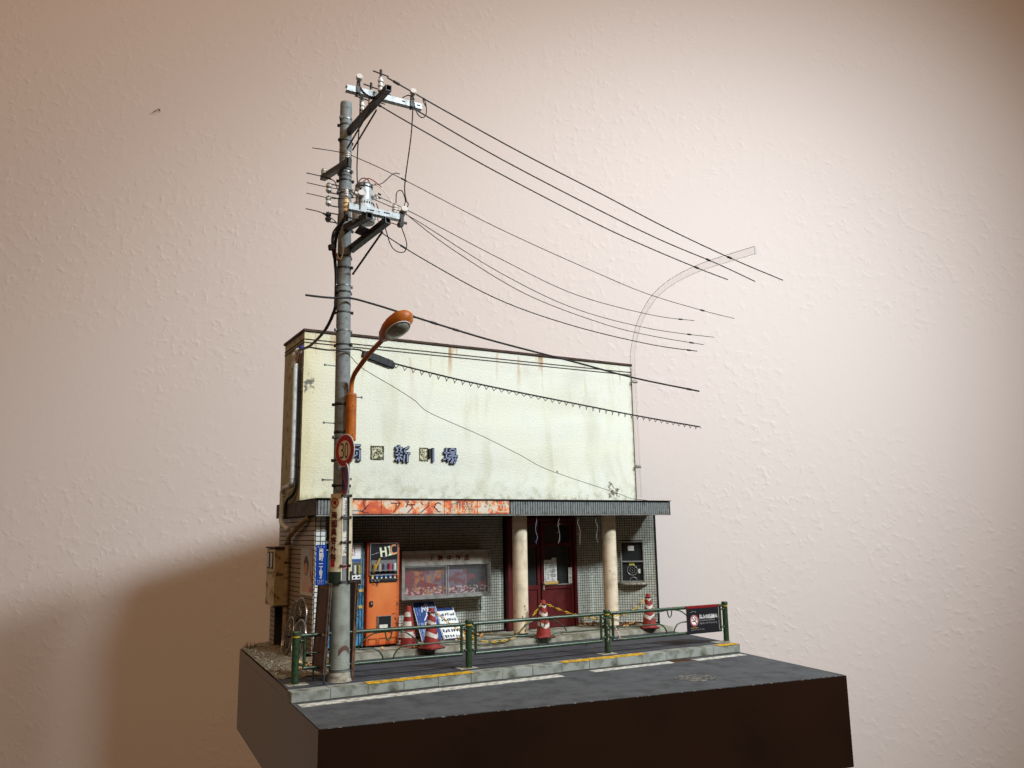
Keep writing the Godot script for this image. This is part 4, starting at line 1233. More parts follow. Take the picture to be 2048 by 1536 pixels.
# ------------------------------------------------------------------ guard rail
func build_railing():
	var t = thing("guard_rail", Vector3(-.3, 0, 1.83), "green steel pedestrian guard rail with leaf-shaped bars along the kerb", "railing")
	var px = [-4.2, -1.59, 1.0, 3.64]; var pz = [1.72, 1.83, 1.83, 1.86]
	for i in 4:
		var b = MB.new(); b.lathe([Vector2(.05, -.02), Vector2(.05, .655)], Vector3(px[i], 0, pz[i]), Basis(), 20)
		var post = put("post", b, M.rail, t)
		b = MB.new(); b.lathe([Vector2(.05, .655), Vector2(.058, .66), Vector2(.058, .70), Vector2(.05, .712), Vector2(0, .714)], Vector3(px[i], 0, pz[i]), Basis(), 20); put("post_cap", b, M.rail, post)
		b = MB.new(); b.lathe([Vector2(.0518, .63), Vector2(.0518, .65)], Vector3(px[i], 0, pz[i]), Basis(), 20); put("yellow_band", b, mat(rgb(176, 150, 50), .5), post)
		b = MB.new(); b.lathe([Vector2(.075, -.0), Vector2(.075, .012), Vector2(.056, .014)], Vector3(px[i], 0.004, pz[i]), Basis(), 16); put("base_plate", b, M.scuffed, post)
	for i in 3:
		var x0 = px[i] + .11; var x1 = px[i + 1] - .11
		var z0 = lerpf(pz[i], pz[i + 1], .04); var z1 = lerpf(pz[i], pz[i + 1], .96)
		var P = func(x, y): return Vector3(x, y, lerpf(z0, z1, (x - x0) / (x1 - x0)))
		var m = (x0 + x1) / 2 + .03
		var b = MB.new()
		b.tube([P.call(x0 - .04, .65), P.call(x1 + .04, .65)], .028, 12)
		b.tube([P.call(x0, .215), P.call(x1, .215)], .026, 12)
		for x in [x0 + .01, x1 - .01]: b.tube([P.call(x, .20), P.call(x, .65)], .022, 10)
		var pan = put("rail_panel", b, M.rail, t)
		for side in [-1, 1]:
			b = MB.new()
			var e = x0 + .01 if side < 0 else x1 - .01
			var cpts = [P.call(e, .41), P.call(m + side * .42, .41), P.call(m + side * .24, .405), P.call(m + side * .14, .36), P.call(m + side * .085, .28), P.call(m + side * .075, .22)]
			b.tube(smooth_path(cpts, 22), .012, 8, true); put("curved_bar", b, M.rail, pan)
		b = MB.new()
		var pts = [P.call(m - .46, .41), P.call(m - .40, .50), P.call(m - .25, .60), P.call(m - .09, .63), P.call(m - .05, .615), P.call(m - .035, .54), P.call(m, .505), P.call(m + .035, .54), P.call(m + .05, .615), P.call(m + .09, .63), P.call(m + .25, .60), P.call(m + .40, .50), P.call(m + .46, .41)]
		b.tube(smooth_path(pts, 56), .0105, 8); put("leaf_bar", b, M.rail, pan)
		for e in [[px[i], x0, pz[i]], [px[i + 1], x1, pz[i + 1]]]:
			for y in [.27, .58]:
				b = MB.new(); b.tube([Vector3(e[0], y, e[2]), P.call(e[1], y)], .015, 8); b.ball(Vector3(lerpf(e[0], e[1], .62), y, e[2] + .02), .022); put("bracket", b, M.rail, pan)
	# flaked paint on the third post
	var fl = MB.new()
	for i in 16:
		var a = rng.randf_range(-.8, .9); var y = rng.randf_range(.15, .62)
		fl.lathe([Vector2(.0512, y), Vector2(.0512, y + rng.randf_range(.008, .04))], Vector3(px[2], 0, pz[2]), Basis(), 2, a, a + rng.randf_range(.1, .4))
	put("flaked_paint", fl, M.scuffed, t)
	# notice board on the right panel
	t = thing("notice_sign", Vector3(3.07, .2, 1.90), "black no-smoking banner with red top strip tied to the railing", "sign")
	var z = 1.892
	var b = MB.new(); b.box(Vector3(3.07, .415, z), Vector3(.76, .44, .012), Basis(), .003); put("banner", b, M.notice, t)
	b = MB.new(); b.box(Vector3(3.07, .655, z), Vector3(.76, .045, .02), Basis(), .004); put("red_strip", b, M.notice_red, t)
	var f = z + .007
	var cc = Vector3(2.86, .425, f)
	var bz = Basis(Vector3.RIGHT, Vector3.FORWARD, Vector3.BACK) 
	bz = Basis.from_euler(Vector3(PI / 2, 0, 0))
	b = MB.new(); b.lathe([Vector2(.098, .002), Vector2(0, .002)], cc, bz, 32); var sy = put("symbol_disc", b, M.white, t)
	b = MB.new(); b.lathe([Vector2(.098, .004), Vector2(.092, .004)], cc, bz, 32); b.lathe([Vector2(.088, .004), Vector2(.072, .004)], cc, bz, 32); b.bar(cc + Vector3(-.055, .055, .004), cc + Vector3(.055, -.055, .004), .003, .014, Vector3(1, 1, 0)); put("red_ring", b, M.sign_red, sy)
	b = MB.new(); b.bar(cc + Vector3(-.05, -.012, .0035), cc + Vector3(.03, -.012, .0035), .002, .014, Vector3.UP)
	for i in 3: b.tube(smooth_path([cc + Vector3(.03 + i * .012, .0, .004), cc + Vector3(.015 + i * .014, .03, .004), cc + Vector3(-.005 + i * .016, .055, .004)], 6), .003, 5)
	put("cigarette_mark", b, M.ink, sy)
	b = MB.new()
	var row = ["路", "上", "喫", "煙", "禁", "止"]
	for i in 6: glyph(b, row[i], Vector3(2.985 + i * .072, .515, f), Vector3.RIGHT, Vector3.UP, .066, .011, .002)
	put("lettering", b, M.white, t)
	words("No smoking on the street", .023, Vector3(2.98, .418, f + .001), Basis(), M.notice_grey, t, "lettering", 1, false, .002)
	b = MB.new()
	for i in 13: scribble(b, Vector3(2.985 + i * .032, .385, f), Vector3.RIGHT, Vector3.UP, .026, .034, .002)
	for i in 5: scribble(b, Vector3(2.77 + i * .028, .59, f), Vector3.RIGHT, Vector3.UP, .024, .03, .002)
	for i in 14: scribble(b, Vector3(2.78 + i * .022, .275, f), Vector3.RIGHT, Vector3.UP, .02, .02, .002)
	put("small_print", b, M.notice_grey, t)
	b = MB.new(); b.box(Vector3(2.86, .30, f), Vector3(.17, .012, .003)); put("gold_rule", b, M.ochre, t)
	# little charm tied to a post
	t = thing("bead_charm", Vector3(1.13, .33, 1.90), "small pink and white bead charm tied to the third railing post", "charm")
	b = MB.new()
	for i in 5: b.ball(Vector3(1.115 + i * .022, .44 - i * .045, 1.90), .013 + .004 * (i % 2), Vector3.ONE, 8)
	put("beads", b, mat(rgb(226, 170, 186), .4), t)
	b = MB.new(); b.tube(smooth_path([Vector3(1.10, .47, 1.89), Vector3(1.2, .27, 1.90), Vector3(1.36, .215, 1.865)], 8), .004, 5); put("string", b, mat(rgb(190, 160, 120), .7), t)

# ------------------------------------------------------------------ the utility pole
func pole_at(y): return Vector3(lerpf(-3.575, -3.655, y / 8.8), y, 1.72)
func pole_r(y): return lerpf(.130, .092, y / 8.75)

func band(parent, y, ang, m, h = .022, called = "band"):
	var b = MB.new()
	var r = pole_r(y)
	b.lathe([Vector2(r, y - pole_at(y).y - h / 2), Vector2(r + .007, -h / 2), Vector2(r + .007, h / 2), Vector2(r, h / 2)], pole_at(y), Basis(), 24)
	for a in [ang, ang + PI]:
		var d = Vector3(sin(a), 0, cos(a))
		b.box(pole_at(y) + d * (r + .022), Vector3(.035, .045, .035), Basis.from_euler(Vector3(0, a, 0)), .005)
		b.tube([pole_at(y) + d * (r + .02) - d.cross(Vector3.UP) * .035, pole_at(y) + d * (r + .02) + d.cross(Vector3.UP) * .035], .009, 6)
	return put(called, b, m, parent)

func insulator(parent, at, h, r, m = null):
	var b = MB.new()
	var prof = [Vector2(0, 0), Vector2(r * .7, 0)]
	for k in 3:
		var y = h * (.06 + k * .3)
		prof.append_array([Vector2(r, y), Vector2(r, y + h * .12), Vector2(r * .66, y + h * .18), Vector2(r * .66, y + h * .26)])
	prof.append_array([Vector2(r * .8, h * .95), Vector2(r * .5, h), Vector2(0, h)])
	b.lathe(prof, at, Basis(), 16)
	return put("insulator", b, M.porcelain if m == null else m, parent)

func disc_insulator(parent, at, dir, r = .047):
	var b = MB.new()
	var bas = Basis(Quaternion(Vector3.UP, dir.normalized()))
	b.lathe([Vector2(0, -.16), Vector2(r * .55, -.16), Vector2(r * .62, -.08), Vector2(r, -.05), Vector2(r, 0), Vector2(r * .9, .012), Vector2(0, .014)], at, bas, 20)
	return put("fuse_cutout", b, M.porcelain, parent)

func square_arm(parent, a, b_, s, called, m):
	# a hollow square steel tube with an open front end
	var b = MB.new()
	var d = (b_ - a).normalized(); var x = Vector3.UP.cross(d).normalized(); var y = d.cross(x)
	var t = s * .12
	for k in [[x, y], [-x, y], [y, x], [-y, x]]:
		var c = (a + b_) / 2 + k[0] * (s - t) / 2
		b.box(c, Vector3(t, s if absf(k[0].dot(x)) > .5 else s - 2 * t, a.distance_to(b_)) if absf(k[0].dot(x)) > .5 else Vector3(s - 2 * t, t, a.distance_to(b_)), Basis(x, y, d))
	b.box(a + d * (a.distance_to(b_) - .06), Vector3(s - 2.2 * t, s - 2.2 * t, .01), Basis(x, y, d))
	return put(called, b, m, parent)

func build_pole():
	var t = thing("utility_pole", Vector3(-3.575, 0, 1.72), "tall grey concrete utility pole with steel bands and crossarms", "utility pole")
	var b = MB.new()
	var lean = Basis(Vector3(1, 0, 0), Vector3(-.08 / 8.8, 1, 0), Vector3(0, 0, 1))
	b.lathe([Vector2(.0, -.02), Vector2(.130, -.02), Vector2(.092, 8.72), Vector2(.086, 8.75), Vector2(0, 8.76)], Vector3(-3.575, 0, 1.72), lean, 40)
	put("shaft", b, M.pole, t)
	b = MB.new()   # rough concrete foot
	b.lathe([Vector2(.182, -.01), Vector2(.160, .05), Vector2(.150, .11), Vector2(.130, .125)], Vector3(-3.575, 0, 1.72), Basis(), 24); put("concrete_foot", b, M.scuffed, t)
	# dimpled sleeve
	b = MB.new(); b.lathe([Vector2(.140, .13), Vector2(.144, .15), Vector2(.139, 1.36), Vector2(.126, 1.37)], Vector3(-3.575, 0, 1.72), lean, 36)
	var sl = put("sleeve", b, M.sleeve, t)
	b = MB.new()
	for j in 60:
		b.lathe([Vector2(.1425 - .00008 * j, .165 + j * .0195), Vector2(.1462 - .00008 * j, .17 + j * .0195), Vector2(.1425 - .00008 * j, .175 + j * .0195)], Vector3(-3.575, 0, 1.72), lean, 36)
	put("sleeve_ribs", b, M.sleeve, sl)
	for y in [.16, 1.345]:
		b = MB.new(); b.lathe([Vector2(.138, y - .012), Vector2(.149, y - .008), Vector2(.149, y + .008), Vector2(.138, y + .012)], Vector3(-3.575, 0, 1.72), lean, 36); put("sleeve_band", b, M.steel, sl)
	# a smear on the sleeve
	b = MB.new()
	for i in 10: b.lathe([Vector2(.1478, .36 + .07 * sin(i * .33)), Vector2(.1474, .44 + .05 * sin(i * .33))], Vector3(-3.575, 0, 1.72), lean, 2, -.4 + i * .12, -.28 + i * .12)
	put("paint_smear", b, mat(rgb(96, 66, 58), .8), sl)
	var ys = [8.46, 8.36, 8.09, 7.57, 7.43, 7.22, 6.62, 6.20, 6.02, 5.74, 5.64, 5.32, 5.04, 4.82, 3.91, 3.42, 3.09, 2.72]
	for i in ys.size(): band(t, ys[i], [1.9, 1.2, 1.75, .9, 1.4][i % 5] + rng.randf_range(-.2, .2), M.steel_dark if i % 3 else M.steel)
	# dark lower rings
	for y in [7.60, 7.50, 5.53, 4.70]:
		b = MB.new(); b.lathe([Vector2(pole_r(y) + .001, -.006), Vector2(pole_r(y) + .004, 0), Vector2(pole_r(y) + .001, .006)], pole_at(y), Basis(), 24); put("tie_wire", b, M.wire, t)
	# step bolts
	for s in [[4.49, -1], [4.04, 1], [3.63, -1], [2.80, -1], [2.36, 1], [1.80, -1]]:
		b = MB.new()
		var p = pole_at(s[0]); var d = Vector3(s[1], 0, .12).normalized()
		b.tube([p + d * .1, p + d * (pole_r(s[0]) + .17)], .009, 6); b.tube([p + d * (pole_r(s[0]) + .165), p + d * (pole_r(s[0]) + .185)], .018, 8); put("step_bolt", b, M.steel, t)
	# stickers on the pole's gap
	var stick = func(y0, y1, a0, a1, m):
		var q = MB.new(); q.lathe([Vector2(pole_r(y0) + .004, y0), Vector2(pole_r(y1) + .004, y1)], Vector3(pole_at((y0 + y1) / 2).x, 0, 1.72), Basis(), 8, a0, a1)
		return put("sticker", q, m, t)
	stick.call(2.30, 2.54, -.13, .34, M.paper); stick.call(1.72, 2.06, -.13, .34, M.paper)
	b = MB.new()
	for i in 7: for k in 2: scribble(b, Vector3(pole_at(2).x - .0 + .012, (2.51 - i * .033) if k == 0 else (1.98 - i * .033), 1.72 + pole_r(2) + .0055), Vector3(.995, 0, -.1), Vector3.UP, .03, .026, .002)
	put("sticker_print", b, M.ink, t)
	b = MB.new(); b.lathe([Vector2(.035, 0), Vector2(0, 0.001)], Vector3(pole_at(1.5).x + .02, 1.57, 1.72 + pole_r(1.5) + .003), Basis.from_euler(Vector3(PI / 2, 0, 0)), 16); put("round_sticker", b, mat(rgb(206, 120, 130), .6), t)
	# ---- top bracket arm along z with crossarm
	var A = Vector3(-3.62, 8.24, 1.75); var B = Vector3(-3.60, 8.17, 3.42)
	square_arm(t, A, B, .085, "bracket_arm", M.steel_dark)
	for dx in [-.045, .045]:
		b = MB.new(); b.bar(Vector3(-3.62 + dx, 7.92, 1.84), Vector3(-3.60 + dx, 8.13, 2.82), .012, .032); put("brace", b, M.brace, t)
	var cz = 2.98
	b = MB.new()
	b.bar(Vector3(-4.06, 8.275, cz), Vector3(-2.90, 8.275, cz), .014, .085); b.bar(Vector3(-4.06, 8.238, cz - .04), Vector3(-2.90, 8.238, cz - .04), .08, .012); b.bar(Vector3(-4.06, 8.312, cz - .04), Vector3(-2.90, 8.312, cz - .04), .08, .012)
	var ca = put("crossarm", b, M.steel, t)
	b = MB.new()
	for x in [-3.20, -3.05, -2.96]: b.box(Vector3(x, 8.28, cz + .009), Vector3(.05, .014, .006))
	put("slots", b, M.black, ca)
	for z in [3.10, 2.70, 2.32]:
		insulator(t, Vector3(-3.60, 8.26 + .0 * z, z), .24, .042)
		b = MB.new(); b.tube([Vector3(-3.60, 8.22, z), Vector3(-3.60, 8.27, z)], .018, 8); b.tube([Vector3(-3.60, 8.50, z), Vector3(-3.60, 8.60, z)], .020, 8); b.ball(Vector3(-3.60, 8.60, z), .02); b.tube([Vector3(-3.72, 8.555, z + .01), Vector3(-3.48, 8.545, z - .01)], .010, 6); put("clamp", b, M.brace, t)
	for x in [-3.90, -3.07]:
		disc_insulator(t, Vector3(x, 8.45, cz + .07), Vector3(-.25, .25, 1))
		b = MB.new(); b.bar(Vector3(x, 8.20, cz - .03), Vector3(x, 8.42, cz + .0), .05, .02); b.box(Vector3(x, 8.275, cz + .02), Vector3(.045, .10, .02)); put("clamp", b, M.steel_dark, t)
	# drop leads from the cutouts to the transformer
	for s in [[[Vector3(-3.88, 8.38, cz + .02), Vector3(-3.85, 8.0, 2.95), Vector3(-3.81, 7.3, 2.75), Vector3(-3.78, 6.95, 2.72), Vector3(-3.74, 6.9, 2.78)]], [[Vector3(-3.05, 8.38, cz + .02), Vector3(-3.06, 7.8, 2.95), Vector3(-3.09, 7.1, 2.8), Vector3(-3.06, 6.84, 2.78), Vector3(-3.01, 6.80, 2.75), Vector3(-3.05, 6.7, 2.72)]]]:
		var w = solo("drop_lead", tube_of(smooth_path(s[0], 40), .009), M.wire, s[0][0], "black drop lead hanging from the %s end of the top crossarm" % ("left" if s[0][0].x < -3.5 else "right"), "wire")
	# loops at the right end of the top crossarm
	b = MB.new()
	b.tube(smooth_path([Vector3(-3.05, 8.38, cz), Vector3(-3.0, 8.16, cz + .02), Vector3(-2.90, 8.10, cz), Vector3(-2.82, 8.2, cz - .03), Vector3(-2.80, 8.42, cz - .1), Vector3(-2.84, 8.47, cz - .12), Vector3(-2.78, 8.38, cz - .14)], 40), .008, 6)
	b.tube(smooth_path([Vector3(-3.2, 8.36, cz - .04), Vector3(-3.1, 8.42, cz - .03), Vector3(-3.02, 8.36, cz)], 16), .008, 6)
	b.tube(smooth_path([Vector3(-3.9, 8.40, cz), Vector3(-3.82, 8.26, cz + .02), Vector3(-3.6, 8.2, cz - .03), Vector3(-3.45, 8.22, cz - .1)], 20), .008, 6)
	put("jumper_wire", b, M.wire, t)
	# ---- short secondary arm passing the pole's left side
	square_arm(t, Vector3(-3.80, 7.72, 1.05), Vector3(-3.76, 7.52, 2.24), .085, "secondary_arm", M.steel_dark)
	for s in [[-3.76, 7.62, 2.16], [-3.80, 7.76, 1.10]]: insulator(t, Vector3(s[0], s[1] - .02, s[2]), .12, .045)
	b = MB.new(); b.box(Vector3(-3.76, 7.50, 2.26), Vector3(.05, .16, .03), Basis(), .006); put("clamp", b, M.brace, t)
	# racks with spool insulators on the left
	for y in [7.27, 7.06, 6.80]:
		b = MB.new()
		b.bar(Vector3(-3.72, y + .07, 1.72), Vector3(-3.93, y + .07, 1.72), .03, .010); b.bar(Vector3(-3.72, y - .07, 1.72), Vector3(-3.93, y - .07, 1.72), .03, .010); b.tube([Vector3(-3.90, y - .09, 1.72), Vector3(-3.90, y + .09, 1.72)], .008, 6); b.bar(Vector3(-3.735, y - .07, 1.72), Vector3(-3.735, y + .07, 1.72), .012, .03)
		put("rack", b, M.steel_dark, t)
		b = MB.new(); b.lathe([Vector2(0, -.05), Vector2(.045, -.05), Vector2(.045, -.02), Vector2(.028, 0), Vector2(.045, .02), Vector2(.045, .05), Vector2(0, .05)], Vector3(-3.90, y, 1.72), Basis(), 14); put("spool", b, M.porcelain if y > 6.8 else M.brace, t)
	build_transformer(t)
	build_pole_signs()

func tube_of(pts, r, seg = 6):
	var b = MB.new()
	b.tube(pts, r, seg)
	return b

func build_transformer(pole):
	# platform arms and crossarm belong to the pole
	square_arm(pole, Vector3(-3.64, 6.64, 1.80), Vector3(-3.60, 6.53, 2.72), .095, "platform_arm", M.steel_dark)
	square_arm(pole, Vector3(-3.54, 6.33, 1.74), Vector3(-3.33, 6.49, 2.76), .095, "platform_arm", M.steel_dark)
	var b = MB.new(); b.bar(Vector3(-3.60, 6.50, 2.20), Vector3(-3.36, 6.43, 2.22), .32, .014); put("platform_plate", b, M.steel_dark, pole)
	b = MB.new(); b.bar(Vector3(-3.52, 5.92, 1.80), Vector3(-3.36, 6.36, 2.62), .022, .022); put("brace", b, M.brace, pole)
	var cz = 2.70
	b = MB.new()
	b.bar(Vector3(-3.90, 6.625, cz), Vector3(-3.10, 6.605, cz), .014, .09); b.bar(Vector3(-3.90, 6.584, cz - .045), Vector3(-3.10, 6.564, cz - .045), .09, .012); b.bar(Vector3(-3.90, 6.666, cz - .045), Vector3(-3.10, 6.646, cz - .045), .09, .012)
	var ca = put("crossarm", b, M.steel, pole)
	b = MB.new()
	for x in [-3.56, -3.34]: b.box(Vector3(x, 6.62, cz + .009), Vector3(.07, .016, .006))
	for x in [-3.62, -3.45, -3.29]: b.box(Vector3(x, 6.62, cz + .009), Vector3(.016, .016, .006))
	put("slots", b, M.black, ca)
	disc_insulator(pole, Vector3(-3.74, 6.83, cz + .06), Vector3(-.25, .3, 1), .052)
	disc_insulator(pole, Vector3(-3.07, 6.72, cz + .05), Vector3(-.25, .3, 1), .052)
	b = MB.new(); b.bar(Vector3(-3.74, 6.60, cz - .01), Vector3(-3.74, 6.80, cz), .045, .02); b.bar(Vector3(-3.10, 6.46, cz + .0), Vector3(-3.09, 6.70, cz - .02), .07, .05); b.tube([Vector3(-3.13, 6.44, cz + .02), Vector3(-3.13, 6.50, cz + .02)], .04, 10); b.box(Vector3(-3.06, 6.52, cz), Vector3(.09, .03, .03)); put("clamp", b, M.brace, pole)
	insulator(pole, Vector3(-3.19, 6.66, cz - .04), .13, .042)
	# surge arrester on the left
	insulator(pole, Vector3(-3.86, 6.62, 2.45), .22, .05, mat(rgb(222, 190, 140), .3))
	insulator(pole, Vector3(-3.85, 6.88, 2.42), .12, .034)
	b = MB.new(); b.tube([Vector3(-3.86, 6.50, 2.45), Vector3(-3.86, 6.62, 2.45)], .035, 10); b.bar(Vector3(-3.86, 6.56, 2.45), Vector3(-3.66, 6.56, 2.40), .02, .02); put("arrester_foot", b, M.brace, pole)
	# the transformer itself
	var c = Vector3(-3.54, 6.57, 2.30)
	var t = thing("pole_transformer", c, "light grey pole-mounted transformer can on the steel platform", "transformer")
	b = MB.new()
	b.lathe([Vector2(0, 0), Vector2(.165, 0), Vector2(.17, .02), Vector2(.17, .20), Vector2(.15, .27), Vector2(.125, .33), Vector2(.12, .35), Vector2(.12, .56)], c, Basis(), 36); put("tank", b, M.can, t)
	b = MB.new(); b.lathe([Vector2(.12, .54), Vector2(.132, .545), Vector2(.132, .575), Vector2(.118, .60), Vector2(.06, .615), Vector2(0, .617)], c, Basis(), 32); put("lid", b, M.steel, t)
	b = MB.new(); b.lathe([Vector2(.121, .53), Vector2(.126, .535), Vector2(.121, .54)], c, Basis(), 32); put("lid_gasket", b, M.black, t)
	b = MB.new()
	for i in 24:
		var a = TAU * i / 24
		b.box(c + Vector3(sin(a) * .152, .275, cos(a) * .152), Vector3(.014, .03, .014), Basis.from_euler(Vector3(0, a, 0)))
	put("rim_bolts", b, M.steel_dark, t)
	for a in [-1.3, -.55, .95, 1.5]:
		var d = Vector3(sin(a), .1, cos(a)).normalized()
		b = MB.new(); b.lathe([Vector2(0, 0), Vector2(.03, 0), Vector2(.034, .03), Vector2(.024, .05), Vector2(.03, .07), Vector2(.018, .10), Vector2(0, .10)], c + d * .12 + Vector3(0, .40, 0), Basis(Quaternion(Vector3.UP, (d + Vector3(0, .2, 0)).normalized())), 12); put("bushing", b, M.porcelain, t)
		b = MB.new(); b.tube([c + d * .22 + Vector3(0, .43, 0), c + d * .26 + Vector3(0, .40, 0)], .014, 6); put("terminal", b, M.brace, t)
	for a in [-.3, .75]:
		b = MB.new(); b.box(c + Vector3(sin(a) * .13, .56, cos(a) * .13), Vector3(.02, .06, .02), Basis.from_euler(Vector3(0, a, 0)), .003); put("lid_clamp", b, M.brace, t)
	b = MB.new()
	for i in 9: b.bar(c + Vector3(-.16 + i * .04, .01, .17), c + Vector3(-.16 + i * .04, .07, .17), .012, .01)
	put("cooling_fins", b, M.steel_dark, t)
	b = MB.new(); b.box(c + Vector3(-.07, .13, .166), Vector3(.10, .07, .01), Basis.from_euler(Vector3(0, -.35, 0))); put("name_plate", b, M.white, t)
	# coloured jumper wires about the can
	var jw = [
		[[c + Vector3(-.05, .60, .10), c + Vector3(.02, .66, .12), c + Vector3(.12, .62, .14), c + Vector3(.22, .55, .15)], M.wire_red, "red jumper wire looping over the transformer lid"],
		[[c + Vector3(.13, .60, .12), c + Vector3(.26, .46, .2), c + Vector3(.34, .26, .3), c + Vector3(.42, .17, .38)], M.wire_white, "pale pink jumper wire falling right of the transformer"],
		[[c + Vector3(-.20, .36, .12), c + Vector3(-.10, .62, .10), c + Vector3(0, .66, .1), c + Vector3(.04, .60, .12)], M.wire, "black jumper wire arching over the left of the transformer"],
		[[c + Vector3(.16, .30, .1), c + Vector3(.25, -.05, .2), c + Vector3(.34, -.42, .3), c + Vector3(.48, -.50, .38), c + Vector3(.52, -.38, .42), c + Vector3(.43, -.12, .42)], M.wire, "black cable drooping in a deep loop under the lower crossarm"],
		[[c + Vector3(.36, .24, .38), c + Vector3(.38, .42, .36), c + Vector3(.46, .46, .36), c + Vector3(.50, .30, .40), c + Vector3(.46, .18, .42)], M.wire, "black jumper loop above the right end of the lower crossarm"],
		[[c + Vector3(.12, -.06, .3), c + Vector3(.3, -.07, .36), c + Vector3(.45, -.11, .38)], M.wire_red, "red jumper wire below the lower crossarm"],
		[[Vector3(-3.20, 7.64, 1.95), Vector3(-3.05, 7.45, 2.0), Vector3(-3.3, 7.25, 2.2), Vector3(-3.47, 7.18, 2.33)], M.wire, "black tap wire from the upper line down to the transformer lid"],
	]
	jw[6][0] = [Vector3(-2.78, 7.70, 1.82), Vector3(-2.92, 7.64, 1.9), Vector3(-3.18, 7.35, 2.1), Vector3(-3.42, 7.19, 2.3)]
	for j in jw: solo("jumper_wire", tube_of(smooth_path(j[0], 28), .0075), j[1], j[0][0], j[2], "wire")
	# bundle down the pole's left side
	var bd = [Vector3(-3.72, 6.75, 2.0), Vector3(-3.80, 6.5, 1.86), Vector3(-3.80, 6.2, 1.78), Vector3(-3.76, 5.9, 1.74), Vector3(-3.75, 5.7, 1.73), Vector3(-3.74, 5.5, 1.72), Vector3(-3.77, 5.28, 1.70), Vector3(-3.80, 5.18, 1.66), Vector3(-3.83, 5.14, 1.2), Vector3(-3.76, 5.20, .2), Vector3(-3.62, 5.36, -.8), Vector3(-3.48, 5.42, -1.22)]
	bd = [Vector3(-3.72, 6.75, 2.0), Vector3(-3.80, 6.5, 1.86), Vector3(-3.80, 6.2, 1.78), Vector3(-3.76, 5.9, 1.74), Vector3(-3.75, 5.7, 1.72), Vector3(-3.745, 5.5, 1.70), Vector3(-3.75, 5.35, 1.66), Vector3(-3.74, 5.16, 1.2), Vector3(-3.66, 5.14, .2), Vector3(-3.55, 5.26, -.7), Vector3(-3.47, 5.36, -1.25)]
	var sv = thing("service_cable", bd[0], "thick black service cable running down the pole and over to the building", "cable")
	put("cable", tube_of(smooth_path(bd, 90), .024, 8), M.wire, sv)
	b = MB.new()
	for k in 2: b.tube(smooth_path([Vector3(-3.70, 6.72, 2.05), Vector3(-3.84 - k * .03, 6.5, 1.9), Vector3(-3.85, 6.3 - k * .1, 1.84), Vector3(-3.78, 6.05, 1.78)], 24), .013, 6)
	put("side_strand", b, M.wire, sv)
	b = MB.new(); b.box(Vector3(-3.87, 6.28, 1.84), Vector3(.09, .09, .08), Basis.from_euler(Vector3(0, .3, .2)), .012); put("splice_box", b, M.brace, sv)
	b = MB.new(); b.tube(smooth_path([Vector3(-3.74, 6.42, 1.9), Vector3(-3.70, 6.25, 1.88), Vector3(-3.74, 6.10, 1.87), Vector3(-3.80, 6.2, 1.86)], 24), .008, 6); put("white_lead", b, M.wire_white, sv)
	b = MB.new(); b.tube(smooth_path([Vector3(-3.82, 6.25, 1.88), Vector3(-3.80, 6.12, 1.86), Vector3(-3.76, 6.07, 1.84)], 14), .008, 6); put("red_lead", b, M.wire_red, sv)
	for k in 3:
		b = MB.new(); b.tube(smooth_path([Vector3(-3.52, 5.29, -1.0 + k * .02), Vector3(-3.47, 5.22 - k * .03, -1.3), Vector3(-3.47, 5.12 - k * .02, -1.5)], 14), .012, 6); put(["red_lead", "white_lead", "red_lead"][k], b, [M.wire_red, M.wire_white, M.wire_red][k], sv)
	b = MB.new(); b.ball(Vector3(-3.46, 5.38, -1.15), .045, Vector3.ONE, 12); put("blue_cap", b, mat(rgb(40, 40, 130), .4), sv)

